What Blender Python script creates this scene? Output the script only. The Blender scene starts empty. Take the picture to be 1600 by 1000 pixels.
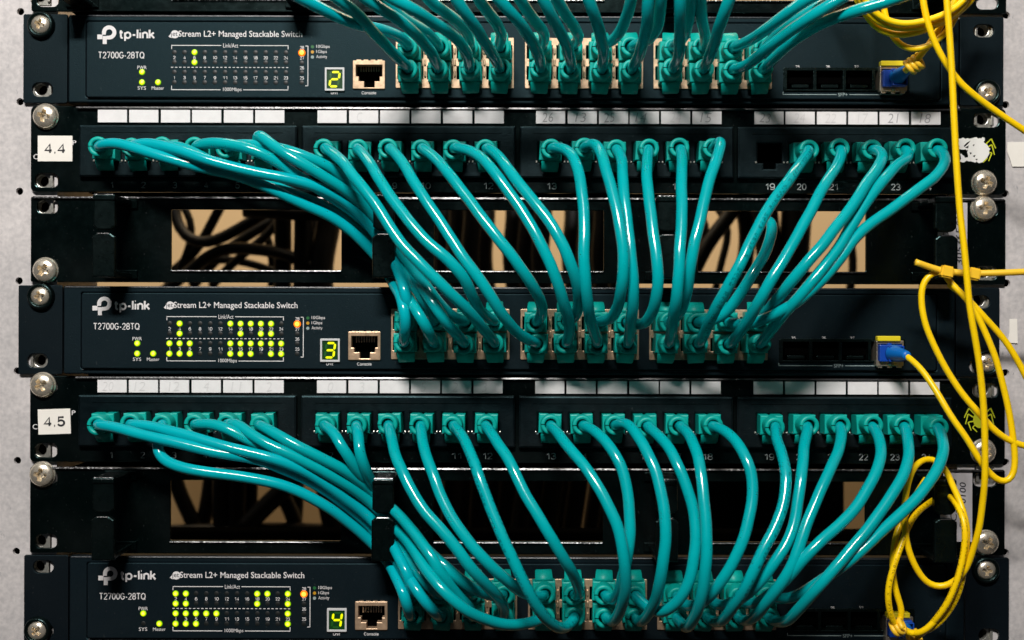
import bpy, bmesh, math, random
from mathutils import Vector, Matrix
random.seed(7)
C = bpy.context.scene
COL = C.collection
R = math.radians

# ------------------------------------------------------------------ scale
K = 0.000317          # metres per photograph pixel in the plane of the rack ears
D = 0.62              # camera distance from that plane
ROLL = 0.0028

# ------------------------------------------------------------------ camera, light, exposure
cam = bpy.data.cameras.new('camera'); co = bpy.data.objects.new('camera', cam); COL.objects.link(co)
co.location = (0, -D, 0)
co.rotation_euler = (R(90), -math.atan(ROLL), 0)
cam.sensor_width = 36; cam.lens = 36 * D / (1600 * K)
cam.clip_start = 0.01; cam.clip_end = 10
cam.dof.use_dof = True; cam.dof.focus_distance = D - 0.022; cam.dof.aperture_fstop = 7.5
C.camera = co

w = bpy.data.worlds.new('World'); C.world = w; w.use_nodes = True
_nt = w.node_tree; _bg = _nt.nodes['Background']          # a dim room: pale ceiling, warm floor, dark aisle behind the camera
_tc = _nt.nodes.new('ShaderNodeTexCoord'); _sx = _nt.nodes.new('ShaderNodeSeparateXYZ'); _rp = _nt.nodes.new('ShaderNodeValToRGB')
_mr = _nt.nodes.new('ShaderNodeMapRange'); _mr.inputs[1].default_value = -1; _mr.inputs[2].default_value = 1
_nt.links.new(_tc.outputs['Generated'], _sx.inputs[0]); _nt.links.new(_sx.outputs['Z'], _mr.inputs[0]); _nt.links.new(_mr.outputs[0], _rp.inputs[0])
_el = _rp.color_ramp.elements
_el[0].position = 0.10; _el[0].color = (0.06, 0.05, 0.04, 1)
_el[1].position = 0.95; _el[1].color = (0.36, 0.36, 0.35, 1)
for _p, _c in ((0.36, (0.020, 0.022, 0.026)), (0.60, (0.016, 0.020, 0.028)), (0.74, (0.05, 0.055, 0.06)), (0.80, (0.24, 0.24, 0.235))):
    e_ = _el.new(_p); e_.color = (*_c, 1)
_nt.links.new(_rp.outputs[0], _bg.inputs[0]); _bg.inputs[1].default_value = 0.55

def lamp(name, loc, target, sx, sy, power, col):
    l = bpy.data.lights.new(name, 'AREA'); l.shape = 'RECTANGLE'; l.size = sx; l.size_y = sy
    l.energy = power; l.color = col
    o = bpy.data.objects.new(name, l); COL.objects.link(o)
    o.location = loc
    o.rotation_euler = (Vector(target) - Vector(loc)).to_track_quat('-Z', 'Y').to_euler()
    return o
lamp('ceiling_light', (-0.15, -0.98, 0.79), (-0.15, 0, 0.0), 0.38, 0.075, 20.0, (1.0, 0.96, 0.92))
lamp('rear_aisle_light', (0.0, 0.20, 0.62), (0, 0.46, -0.12), 0.9, 0.10, 5.2, (1.0, 0.78, 0.52))

v = C.view_settings
v.view_transform = 'Standard'; v.look = 'None'; v.exposure = 0.0; v.gamma = 1.0; v.use_curve_mapping = False
C.cycles.max_bounces = 6
C.cycles.use_denoising = True

# ------------------------------------------------------------------ photograph pixel -> world, at depth d (metres in front of the ears)
def X(px, d): return (px - 800) * K * (D - d) / D
def Z(py, d): return (500 - py) * K * (D - d) / D
def P(px, py, mm):                # traced image point: takes the camera roll out
    d = mm / 1000.0
    dx, dy = px - 800, py - 500
    dx, dy = dx - ROLL * dy, dy + ROLL * dx
    return Vector((dx * K * (D - d) / D, -d, -dy * K * (D - d) / D))

# ------------------------------------------------------------------ materials
MATS = {}
def mat(name, col, rough=0.5, metal=0.0, spec=0.5, bump=0.0, bscale=900, var=0.0, vscale=60, rvar=0.0, emit=None, estr=0, coat=0.0, tint=None):
    m = bpy.data.materials.new(name); m.use_nodes = True
    nt = m.node_tree; b = nt.nodes['Principled BSDF']
    b.inputs['Base Color'].default_value = (*col, 1); b.inputs['Roughness'].default_value = rough
    b.inputs['Metallic'].default_value = metal; b.inputs['Specular IOR Level'].default_value = spec
    b.inputs['Coat Weight'].default_value = coat
    if tint: b.inputs['Specular Tint'].default_value = (*tint, 1)
    if emit:
        b.inputs['Emission Color'].default_value = (*emit, 1); b.inputs['Emission Strength'].default_value = estr
    if bump or var or rvar:
        tc = nt.nodes.new('ShaderNodeTexCoord')
    if bump:
        n = nt.nodes.new('ShaderNodeTexNoise'); n.inputs['Scale'].default_value = bscale; n.inputs['Detail'].default_value = 3
        bp = nt.nodes.new('ShaderNodeBump'); bp.inputs['Strength'].default_value = bump; bp.inputs['Distance'].default_value = 0.0004
        nt.links.new(tc.outputs['Object'], n.inputs['Vector']); nt.links.new(n.outputs['Fac'], bp.inputs['Height'])
        nt.links.new(bp.outputs['Normal'], b.inputs['Normal'])
    if var or rvar:
        n2 = nt.nodes.new('ShaderNodeTexNoise'); n2.inputs['Scale'].default_value = vscale; n2.inputs['Detail'].default_value = 6
        n2.inputs['Roughness'].default_value = 0.65
        nt.links.new(tc.outputs['Object'], n2.inputs['Vector'])
        if var:
            mr = nt.nodes.new('ShaderNodeMapRange'); mr.inputs[1].default_value = 0.3; mr.inputs[2].default_value = 0.7
            mr.inputs[3].default_value = 1 - var; mr.inputs[4].default_value = 1 + var
            mx = nt.nodes.new('ShaderNodeMix'); mx.data_type = 'RGBA'; mx.blend_type = 'MULTIPLY'; mx.inputs[0].default_value = 1
            mx.inputs[6].default_value = (*col, 1)
            nt.links.new(n2.outputs['Fac'], mr.inputs[0]); nt.links.new(mr.outputs[0], mx.inputs[7])
            nt.links.new(mx.outputs[2], b.inputs['Base Color'])
        if rvar:
            mr = nt.nodes.new('ShaderNodeMapRange'); mr.inputs[1].default_value = 0.3; mr.inputs[2].default_value = 0.7
            mr.inputs[3].default_value = rough - rvar; mr.inputs[4].default_value = rough + rvar
            nt.links.new(n2.outputs['Fac'], mr.inputs[0]); nt.links.new(mr.outputs[0], b.inputs['Roughness'])
    MATS[name] = m
    return m

mat('switch_paint', (0.0034, 0.0064, 0.0094), 0.48, bump=0.25, bscale=2600, var=0.15, vscale=900, spec=0.22, tint=(.45, .9, 1))
mat('ear_paint', (0.0026, 0.0039, 0.0060), 0.5, bump=0.25, bscale=2600, var=0.15, vscale=900, spec=0.2, tint=(.5, .9, 1))
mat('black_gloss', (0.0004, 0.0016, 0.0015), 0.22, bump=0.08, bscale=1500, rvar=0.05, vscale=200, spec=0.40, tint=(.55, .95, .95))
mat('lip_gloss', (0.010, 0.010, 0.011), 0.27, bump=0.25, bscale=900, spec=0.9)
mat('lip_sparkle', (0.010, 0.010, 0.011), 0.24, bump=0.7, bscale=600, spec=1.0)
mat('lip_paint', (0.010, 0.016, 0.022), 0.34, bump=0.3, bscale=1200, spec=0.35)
mat('black_plastic', (0.0005, 0.0018, 0.0017), 0.30, bump=0.22, bscale=1600, rvar=0.06, vscale=300, spec=0.32, tint=(.55, .95, .95))
mat('module_plastic', (0.0011, 0.0027, 0.0037), 0.40, bump=0.25, bscale=1800, rvar=0.08, vscale=200, spec=0.26, tint=(.5, .9, 1))
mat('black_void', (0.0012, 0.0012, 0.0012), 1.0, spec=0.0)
mat('card', (0.78, 0.76, 0.76), 0.75, var=0.05, vscale=250, spec=0.2)
mat('sticker', (0.86, 0.83, 0.76), 0.6, var=0.03, vscale=200, spec=0.3)
mat('label_film', (0.56, 0.54, 0.56), 0.6, var=0.05, vscale=200, spec=0.3)
mat('pencil', (0.38, 0.37, 0.38), 0.8, spec=0.1)
mat('pencil_faint', (0.69, 0.675, 0.675), 0.8, spec=0.1)
mat('ink_black', (0.012, 0.012, 0.016), 0.6)
mat('ink_white', (0.74, 0.72, 0.72), 0.6, spec=0.2)
mat('ink_grey', (0.42, 0.47, 0.47), 0.6, spec=0.2)
mat('ink_dim', (0.30, 0.38, 0.38), 0.6, spec=0.2)
mat('ink_spider', (0.52, 0.55, 0.02), 0.6, spec=0.2)
mat('ink_chalk', (0.80, 0.80, 0.76), 0.8, spec=0.1)
mat('screw_metal', (0.92, 0.83, 0.68), 0.25, 0.80, rvar=0.08, vscale=500, var=0.12)
mat('nut_metal', (0.60, 0.59, 0.53), 0.32, 0.8, rvar=0.1, vscale=400)
mat('jack_metal', (0.66, 0.46, 0.30), 0.38, 0.65, var=0.18, vscale=350, rvar=0.08)
mat('cage_metal', (0.66, 0.58, 0.46), 0.32, 0.9, rvar=0.08, vscale=400)
mat('frame_white', (0.60, 0.60, 0.60), 0.5)
mat('cable_teal', (0.0003, 0.378, 0.402), 0.15, var=0.04, vscale=120, bump=0.03, bscale=500, spec=0.50, rvar=0.025)
mat('cable_cyan', (0.0003, 0.400, 0.455), 0.15, var=0.04, vscale=120, bump=0.03, bscale=500, spec=0.50, rvar=0.025)
mat('boot_teal', (0.0005, 0.370, 0.315), 0.42, var=0.06, vscale=300, bump=0.06, bscale=900, spec=0.3)
mat('fibre_yellow', (1.0, 0.655, 0.002), 0.34, var=0.05, vscale=200, spec=0.4)
mat('tie_yellow', (0.95, 0.58, 0.03), 0.4, spec=0.4)
mat('latch_yellow', (0.78, 0.62, 0.01), 0.45)
mat('connector_blue', (0.004, 0.055, 0.36), 0.38, spec=0.4)
mat('boot_blue', (0.004, 0.15, 0.52), 0.42, spec=0.4)
mat('wall_tan', (0.49, 0.345, 0.18), 0.85, var=0.05, vscale=8)
mat('cable_black', (0.0035, 0.0035, 0.0030), 0.5, spec=0.25)
mat('rear_grey', (0.30, 0.28, 0.24), 0.6)
mat('led_dark', (0.0055, 0.0080, 0.0075), 0.5, spec=0.5)
mat('led_glow', (0.2, 0.3, 0.0), 0.4, emit=(0.86, 0.86, 0.0), estr=1.05)
mat('led_rim', (0.05, 0.2, 0.0), 0.4, emit=(0.22, 0.55, 0.0), estr=0.8)
mat('led_hot', (0.3, 0.3, 0.1), 0.4, emit=(1.0, 0.95, 0.12), estr=1.4)
mat('orange_hot', (0.5, 0.2, 0.0), 0.4, emit=(1.0, 0.46, 0.06), estr=1.7)
mat('orange_glow', (0.5, 0.1, 0.0), 0.4, emit=(1.0, 0.17, 0.0), estr=1.2)
mat('legend_green', (0.01, 0.13, 0.03), 0.5)
mat('legend_orange', (0.55, 0.28, 0.01), 0.5)
mat('digit_back', (0.006, 0.045, 0.010), 0.3)
mat('digit_off', (0.015, 0.10, 0.012), 0.35)
mat('digit_on', (0.3, 0.3, 0.0), 0.4, emit=(0.80, 0.88, 0.0), estr=1.05)

def printed(name, base, dark, bands, hgt, cell):
    src = MATS[base]; m = src.copy(); m.name = name; nt = m.node_tree; N = nt.nodes; L = nt.links; b = N['Principled BSDF']
    def math_(op, a, c=None):
        q = N.new('ShaderNodeMath'); q.operation = op
        for i, v_ in enumerate((a, c)):
            if v_ is None: continue
            if isinstance(v_, (int, float)): q.inputs[i].default_value = v_
            else: L.new(v_, q.inputs[i])
        return q.outputs[0]
    uv = N.new('ShaderNodeUVMap'); uv.uv_map = 'UVMap'; sp = N.new('ShaderNodeSeparateXYZ'); L.new(uv.outputs[0], sp.inputs[0])
    u, v_ = sp.outputs[0], sp.outputs[1]
    fr = math_('FRACT', math_('MULTIPLY', v_, bands))
    band = math_('MULTIPLY', math_('GREATER_THAN', fr, .5-hgt/2), math_('LESS_THAN', fr, .5+hgt/2))
    rows = math_('FLOOR', math_('MULTIPLY', math_('DIVIDE', math_('SUBTRACT', fr, .5-hgt/2), hgt), 5))
    cols = math_('FLOOR', math_('MULTIPLY', u, 1/cell))
    cv = N.new('ShaderNodeCombineXYZ'); L.new(cols, cv.inputs[0]); L.new(rows, cv.inputs[1])
    wn = N.new('ShaderNodeTexWhiteNoise'); wn.noise_dimensions = '2D'; L.new(cv.outputs[0], wn.inputs['Vector'])
    on = math_('GREATER_THAN', wn.outputs['Value'], .45)
    letter = math_('GREATER_THAN', math_('FRACT', math_('MULTIPLY', u, 1/cell/4)), .26)
    w2_ = N.new('ShaderNodeTexWhiteNoise'); w2_.noise_dimensions = '1D'; L.new(math_('FLOOR', math_('MULTIPLY', u, 1/cell/4)), w2_.inputs['W'])
    word = math_('GREATER_THAN', w2_.outputs['Value'], .2)
    msk = math_('MULTIPLY', math_('MULTIPLY', band, on), math_('MULTIPLY', letter, word))
    mx = N.new('ShaderNodeMix'); mx.data_type = 'RGBA'; mx.inputs[7].default_value = (*dark, 1)
    prev = b.inputs['Base Color'].links[0].from_socket
    L.new(math_('MULTIPLY', msk, .6), mx.inputs[0]); L.new(prev, mx.inputs[6]); L.new(mx.outputs[2], b.inputs['Base Color'])
    MATS[name] = m
printed('cable_teal_print', 'cable_teal', (0.0, 0.06, 0.07), 3, .36, .00055)
printed('fibre_yellow_print', 'fibre_yellow', (0.06, 0.03, 0.0), 3, .40, .00040)
def dust(name, amount, col):
    m = MATS[name]; nt = m.node_tree; N = nt.nodes; L = nt.links; b = N['Principled BSDF']
    tc = N.new('ShaderNodeTexCoord'); n = N.new('ShaderNodeTexNoise'); n.inputs['Scale'].default_value = 950; n.inputs['Detail'].default_value = 2
    n2 = N.new('ShaderNodeTexNoise'); n2.inputs['Scale'].default_value = 22; n2.inputs['Detail'].default_value = 5
    L.new(tc.outputs['Object'], n.inputs['Vector']); L.new(tc.outputs['Object'], n2.inputs['Vector'])
    r = N.new('ShaderNodeMapRange'); r.inputs[1].default_value = .70; r.inputs[2].default_value = .80; L.new(n.outputs['Fac'], r.inputs[0])
    r2 = N.new('ShaderNodeMapRange'); r2.inputs[1].default_value = .42; r2.inputs[2].default_value = .75; r2.inputs[3].default_value = .0; r2.inputs[4].default_value = amount; L.new(n2.outputs['Fac'], r2.inputs[0])
    ad = N.new('ShaderNodeMath'); ad.operation = 'MULTIPLY_ADD'; L.new(r.outputs[0], ad.inputs[0]); ad.inputs[1].default_value = .35; L.new(r2.outputs[0], ad.inputs[2])
    mx = N.new('ShaderNodeMix'); mx.data_type = 'RGBA'; L.new(ad.outputs[0], mx.inputs[0]); mx.inputs[7].default_value = (*col, 1)
    if b.inputs['Base Color'].links: L.new(b.inputs['Base Color'].links[0].from_socket, mx.inputs[6])
    else: mx.inputs[6].default_value = b.inputs['Base Color'].default_value
    L.new(mx.outputs[2], b.inputs['Base Color'])
for n_, a_ in (('black_gloss', .05), ('module_plastic', .07), ('switch_paint', .04), ('ear_paint', .04), ('black_plastic', .03)): dust(n_, a_, (.085, .09, .09))

def rail_material():
    m = bpy.data.materials.new('galvanised'); m.use_nodes = True; nt = m.node_tree; b = nt.nodes['Principled BSDF']
    L = nt.links; N = nt.nodes
    tc = N.new('ShaderNodeTexCoord')
    n1 = N.new('ShaderNodeTexNoise'); n1.inputs['Scale'].default_value = 35; n1.inputs['Detail'].default_value = 8; n1.inputs['Roughness'].default_value = 0.7
    n2 = N.new('ShaderNodeTexNoise'); n2.inputs['Scale'].default_value = 420; n2.inputs['Detail'].default_value = 5
    mp = N.new('ShaderNodeMapping'); mp.inputs['Scale'].default_value = (1.0, 1, 0.45)
    n3 = N.new('ShaderNodeTexNoise'); n3.inputs['Scale'].default_value = 230; n3.inputs['Detail'].default_value = 9; n3.inputs['Roughness'].default_value = 0.75
    L.new(tc.outputs['Object'], n1.inputs['Vector']); L.new(tc.outputs['Object'], n2.inputs['Vector'])
    L.new(tc.outputs['Object'], mp.inputs['Vector']); L.new(mp.outputs[0], n3.inputs['Vector'])
    r1 = N.new('ShaderNodeValToRGB'); r1.color_ramp.elements[0].position = .3; r1.color_ramp.elements[0].color = (.47, .455, .45, 1)
    r1.color_ramp.elements[1].position = .72; r1.color_ramp.elements[1].color = (.70, .665, .65, 1)
    L.new(n1.outputs['Fac'], r1.inputs[0])
    r2 = N.new('ShaderNodeValToRGB'); r2.color_ramp.elements[0].position = .35; r2.color_ramp.elements[0].color = (.86, .86, .87, 1)
    r2.color_ramp.elements[1].position = .65; r2.color_ramp.elements[1].color = (1.06, 1.05, 1.05, 1)
    L.new(n2.outputs['Fac'], r2.inputs[0])
    r3 = N.new('ShaderNodeValToRGB'); r3.color_ramp.elements[0].position = .28; r3.color_ramp.elements[0].color = (.22, .26, .30, 1)
    r3.color_ramp.elements[1].position = .37; r3.color_ramp.elements[1].color = (1, 1, 1, 1)
    L.new(n3.outputs['Fac'], r3.inputs[0])
    a = N.new('ShaderNodeMix'); a.data_type = 'RGBA'; a.blend_type = 'MULTIPLY'; a.inputs[0].default_value = 1
    c = N.new('ShaderNodeMix'); c.data_type = 'RGBA'; c.blend_type = 'MULTIPLY'; c.inputs[0].default_value = 1
    L.new(r1.outputs[0], a.inputs[6]); L.new(r2.outputs[0], a.inputs[7])
    L.new(a.outputs[2], c.inputs[6]); L.new(r3.outputs[0], c.inputs[7])
    L.new(c.outputs[2], b.inputs['Base Color'])
    b.inputs['Roughness'].default_value = 0.62; b.inputs['Metallic'].default_value = 0.15
    MATS['galvanised'] = m
rail_material()

# ------------------------------------------------------------------ mesh helpers
class MB:
    def __init__(s): s.bm = bmesh.new(); s.mats = []
    def mi(s, name):
        if name not in s.mats: s.mats.append(name)
        return s.mats.index(name)
    def take(s, me, m, M=None, smooth=False):
        i = s.mi(m)
        n0 = len(s.bm.faces); v0 = len(s.bm.verts)
        s.bm.from_mesh(me)
        s.bm.faces.ensure_lookup_table(); s.bm.verts.ensure_lookup_table()
        for f in s.bm.faces[n0:]:
            f.material_index = i
            f.smooth = smooth
        if M is not None:
            bmesh.ops.transform(s.bm, matrix=M, verts=s.bm.verts[v0:])
    def absorb(s, bm2, m, M=None, smooth=False):
        me = bpy.data.meshes.new('tmp'); bm2.to_mesh(me); bm2.free(); s.take(me, m, M, smooth); bpy.data.meshes.remove(me)
    def box(s, x0, x1, z0, z1, d0, d1, m, bev=0.0, seg=2, M=None):
        b = bmesh.new(); bmesh.ops.create_cube(b, size=1)
        bmesh.ops.transform(b, matrix=Matrix.Translation(((x0+x1)/2, -(d0+d1)/2, (z0+z1)/2)) @ Matrix.Diagonal((abs(x1-x0), abs(d1-d0), abs(z1-z0), 1)), verts=b.verts)
        if bev: bmesh.ops.bevel(b, geom=b.edges[:], offset=bev, segments=seg, affect='EDGES', profile=0.5)
        s.absorb(b, m, M, smooth=False)
    def tube(s, pts, r, m, seg=12, cap=True):
        b = bmesh.new(); rings = []
        n = len(pts); rr = r if isinstance(r, list) else [r]*n; uvl = b.loops.layers.uv.new('UVMap'); LL = [0]
        for p_, q_ in zip(pts, pts[1:]): LL.append(LL[-1]+(q_-p_).length)
        t = [(pts[min(i+1, n-1)] - pts[max(i-1, 0)]).normalized() for i in range(n)]
        u = t[0].orthogonal().normalized()
        for i in range(n):
            u = (u - t[i]*u.dot(t[i])).normalized(); vv = t[i].cross(u)
            rings.append([b.verts.new(pts[i] + (u*math.cos(2*math.pi*k/seg) + vv*math.sin(2*math.pi*k/seg))*rr[i]) for k in range(seg)])
        for i in range(n-1):
            for k in range(seg):
                f_ = b.faces.new((rings[i][k], rings[i][(k+1) % seg], rings[i+1][(k+1) % seg], rings[i+1][k]))
                for lp, (uu, vv_) in zip(f_.loops, ((i, k), (i, k+1), (i+1, k+1), (i+1, k))): lp[uvl].uv = (LL[uu], vv_/seg)
        if cap:
            b.faces.new(rings[0][::-1]); b.faces.new(rings[-1])
        bmesh.ops.recalc_face_normals(b, faces=b.faces[:])
        s.absorb(b, m, None, True)
    def lathe(s, prof, m, M=None, seg=28, smooth=True):      # prof: (radius, depth) ; axis towards -Y
        b = bmesh.new(); rings = []
        for r, d in prof:
            if r < 1e-6: rings.append([b.verts.new((0, -d, 0))])
            else: rings.append([b.verts.new((r*math.cos(2*math.pi*k/seg), -d, r*math.sin(2*math.pi*k/seg))) for k in range(seg)])
        for a, c in zip(rings, rings[1:]):
            for k in range(seg):
                k2 = (k+1) % seg
                if len(a) == 1 and len(c) == 1: continue
                if len(a) == 1: b.faces.new((a[0], c[k], c[k2]))
                elif len(c) == 1: b.faces.new((a[k], a[k2], c[0]))
                else: b.faces.new((a[k], a[k2], c[k2], c[k]))
        bmesh.ops.recalc_face_normals(b, faces=b.faces[:])
        s.absorb(b, m, M, smooth)
    def plate(s, polys, d0, d1, m, bev=0.0, M=None):          # polys: [(x,z)...] outline first, holes after
        cu = bpy.data.curves.new('tmp', 'CURVE'); cu.dimensions = '2D'; cu.fill_mode = 'BOTH'
        cu.extrude = max((d1-d0)/2 - bev, 0); cu.bevel_depth = bev; cu.bevel_resolution = 1; cu.offset = -bev
        for p in polys:
            sp = cu.splines.new('POLY'); sp.points.add(len(p)-1); sp.use_cyclic_u = True
            for q, c in zip(sp.points, p): q.co = (c[0]*100, c[1]*100, 0, 1)
        cu.extrude *= 100; cu.bevel_depth *= 100; cu.offset *= 100
        me = eval_mesh(cu)
        T = Matrix(((.01, 0, 0, 0), (0, 0, -.01, -(d0+d1)/2), (0, .01, 0, 0), (0, 0, 0, 1)))
        s.take(me, m, (M @ T) if M is not None else T); bpy.data.meshes.remove(me)
    def flat(s, poly, d, m, M=None):
        b = bmesh.new(); b.faces.new([b.verts.new((x, -d, z)) for x, z in poly]); 
        bmesh.ops.recalc_face_normals(b, faces=b.faces[:])
        b.faces.ensure_lookup_table()
        if b.faces[0].normal.y > 0: bmesh.ops.reverse_faces(b, faces=b.faces[:])
        s.absorb(b, m, M)
    def chamfer(s, x0, x1, z, d, h, m):            # the eased front edge of a folded or moulded lip
        tilt = max(8, min(32, 18 - z*75))
        s.box(x0, x1, -h/2, h/2, -.0012, 0, m, 0, 1, Matrix.Translation((0, -d, z)) @ Matrix.Rotation(-R(tilt), 4, 'X'))
    def text(s, st, x0, x1, z0, z1, d, m, bold=0.0, rot=0.0, shear=0.0, tall=None):
        me = text_mesh(st, bold, shear)
        cx, cz = (x0+x1)/2, (z0+z1)/2
        W, H = x1-x0, z1-z0
        if rot in (90, -90): W, H = H, W
        M = Matrix.Translation((cx, -d, cz)) @ Matrix.Rotation(-R(rot), 4, 'Y') @ Matrix.Diagonal((W, 1, H, 1))
        s.take(me, m, M)
    def stext(s, st, x0, x1, z0, z1, d, m, th, rot=0):
        lines = stroke_lines(st)
        xs = [p[0] for l in lines for p in l]; ys = [p[1] for l in lines for p in l]
        lo = min(min(ys), 0) if ('p' in st or 'g' in st or 'y' in st) else 0
        W, H = x1-x0-th, z1-z0-th; sx, sy = W/max(max(xs)-min(xs), 1e-3), H/(1-lo)
        if len(st) == 1 and st == '1': sx = sy
        cx, cz = (x0+x1)/2, (z0+z1)/2; mx = (max(xs)+min(xs))/2
        M = Matrix.Translation((cx, -d, cz)) @ Matrix.Rotation(-R(rot), 4, 'Y')
        cu = bpy.data.curves.new('tmp', 'CURVE'); cu.dimensions = '3D'; cu.bevel_depth = th/2*100; cu.bevel_resolution = 2; cu.use_fill_caps = True
        for l in lines:
            closed = len(l) > 2 and l[0] == l[-1]
            q = l[:-1] if closed else l
            sp = cu.splines.new('POLY'); sp.points.add(len(q)-1); sp.use_cyclic_u = closed
            for a, b in zip(sp.points, q): a.co = ((b[0]-mx)*sx*100, 0, ((b[1]-lo)*sy + th/2 - (z1-z0)/2)*100, 1)
        me = eval_mesh(cu)
        s.take(me, m, M @ Matrix.Diagonal((.01, .0004, .01, 1)), True); bpy.data.meshes.remove(me)
    def build(s, name, parent=None, loc=None, smooth=None):
        me = bpy.data.meshes.new(name); 
        base = parent.location.copy() if parent else Vector((0, 0, 0))
        if parent and parent.parent: base += parent.parent.location
        if loc is not None: base = Vector(loc)
        bmesh.ops.translate(s.bm, vec=-base, verts=s.bm.verts)
        s.bm.to_mesh(me); s.bm.free()
        for n in s.mats: me.materials.append(MATS[n])
        o = bpy.data.objects.new(name, me); COL.objects.link(o)
        if parent: o.parent = parent
        elif loc is not None: o.location = loc
        return o

def arc(cx, cy, rx, ry, a0, a1, n=12): return [(cx+rx*math.cos(R(a0+(a1-a0)*i/n)), cy+ry*math.sin(R(a0+(a1-a0)*i/n))) for i in range(n+1)]
def ring(cx, cy, rx, ry):
    p = arc(cx, cy, rx, ry, 0, 360, 22); p[-1] = p[0]; return p
GL = {'0': ([ring(.28, .5, .28, .5)], .56),
      '1': ([[(0, .74), (.24, 1), (.24, 0)]], .30),
      '2': ([arc(.28, .72, .27, .28, 165, -25) + [(.0, 0), (.57, 0)]], .56),
      '3': ([arc(.26, .74, .25, .26, 160, -75) + [(.2, .52)], [(.2, .52), (.3, .52)] + arc(.27, .27, .28, .27, 75, -160)], .56),
      '4': ([[(.44, 0), (.44, 1), (0, .27), (.60, .27)]], .60),
      '5': ([[(.52, 1), (.10, 1), (.04, .50)] + arc(.27, .32, .28, .32, 125, -155)], .56),
      '6': ([arc(.29, .74, .25, .26, 35, 150, 8) + arc(.28, .40, .28, .40, 165, 185, 3), ring(.28, .30, .28, .30)], .56),
      '7': ([[(0, 1), (.55, 1), (.20, 0)]], .55),
      '8': ([ring(.28, .75, .24, .25), ring(.28, .26, .28, .26)], .56),
      '9': ([ring(.28, .68, .28, .32), arc(.28, .60, .28, .60, 15, -10, 3) + arc(.27, .26, .26, .26, -10, -150, 8)], .56),
      '.': ([[(.02, .0), (.10, .0)]], .12), '-': ([[(.0, .36), (.27, .36)]], .27),
      't': ([[(.13, .92), (.13, .16), (.20, .02), (.33, .0)], [(0, .66), (.32, .66)]], .33),
      'p': ([[(0, .66), (0, -.32)], ring(.27, .33, .27, .33)], .54),
      'l': ([[(0, 1), (0, 0)]], .04), 'i': ([[(0, .66), (0, 0)], [(-.02, .96), (.02, .96)]], .04),
      'n': ([[(0, .66), (0, 0)], [(0, .36)] + arc(.23, .40, .23, .26, 180, 0, 10) + [(.46, 0)]], .46),
      'k': ([[(0, 1), (0, 0)], [(.42, .66), (.02, .28)], [(.15, .40), (.45, 0)]], .45)}
XH = .70
GL.update({
 'S': ([arc(.29, .76, .26, .24, 20, 250, 14) + arc(.29, .27, .28, .27, 75, -160, 14)], .58),
 's': ([arc(.21, .52, .19, .18, 25, 245, 10) + arc(.21, .19, .21, .19, 70, -155, 10)], .42),
 'r': ([[(0, XH), (0, 0)], [(0, .38)] + arc(.22, .42, .22, .27, 175, 75, 6)], .27),
 'e': ([[(.02, .37), (.48, .37)] + arc(.25, .35, .24, .35, 5, 320, 18)], .50),
 'a': ([arc(.23, .52, .20, .18, 155, 0, 8) + [(.43, .05), (.47, 0)], arc(.20, .20, .20, .20, 60, 300, 10) + [(.43, .12)], [(.30, .38), (.43, .42)]], .48),
 'm': ([[(0, XH), (0, 0)], [(0, .36)] + arc(.19, .45, .19, .25, 180, 0, 8) + [(.38, 0)], [(.38, .36)] + arc(.57, .45, .19, .25, 180, 0, 8) + [(.76, 0)]], .76),
 'L': ([[(0, 1), (0, 0), (.48, 0)]], .48), '+': ([[(0, .37), (.52, .37)], [(.26, .63), (.26, .11)]], .52),
 'M': ([[(0, 0), (0, 1), (.36, .08), (.72, 1), (.72, 0)]], .72),
 'g': ([ring(.23, .37, .23, .33), [(.46, XH), (.46, -.08)] + arc(.23, -.06, .23, .22, 0, -155, 8)], .46),
 'd': ([ring(.24, .35, .24, .35), [(.48, 1), (.48, 0)]], .48), 'b': ([ring(.24, .35, .24, .35), [(0, 1), (0, 0)]], .48),
 'c': ([arc(.25, .35, .25, .35, 40, 320, 16)], .46), 'o': ([ring(.26, .35, .26, .35)], .52),
 'w': ([[(0, XH), (.18, 0), (.35, .66), (.52, 0), (.70, XH)]], .70),
 'h': ([[(0, 1), (0, 0)], [(0, .38)] + arc(.23, .42, .23, .28, 180, 0, 10) + [(.46, 0)]], .46),
 'v': ([[(0, XH), (.24, 0), (.48, XH)]], .48), 'y': ([[(0, XH), (.24, .02)], [(.48, XH), (.18, -.22), (.04, -.26)]], .48),
 'T': ([[(0, 1), (.62, 1)], [(.31, 1), (.31, 0)]], .62), 'U': ([[(0, 1), (0, .3)] + arc(.29, .3, .29, .3, 180, 360, 10) + [(.58, 1)]], .58),
 'C': ([arc(.34, .5, .34, .5, 42, 318, 18)], .62), 'A': ([[(0, 0), (.32, 1), (.64, 0)], [(.12, .34), (.52, .34)]], .64),
 'G': ([arc(.36, .5, .36, .5, 42, 345, 18) + [(.71, .47), (.40, .47)]], .72),
 'Q': ([ring(.37, .5, .37, .5), [(.45, .22), (.74, -.04)]], .74), ' ': ([], .12)})
def stroke_lines(st):
    x = 0; out = []
    for ch in st:
        g, w_ = GL[ch]
        out += [[(a+x, b) for a, b in l] for l in g]; x += w_ + .22
    return out
def eval_mesh(cu):
    o = bpy.data.objects.new('tmp', cu); COL.objects.link(o)
    dg = bpy.context.evaluated_depsgraph_get(); dg.update()
    me = bpy.data.meshes.new_from_object(o.evaluated_get(dg))
    bpy.data.objects.remove(o); 
    (bpy.data.curves.remove(cu))
    return me
TC = {}
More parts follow.
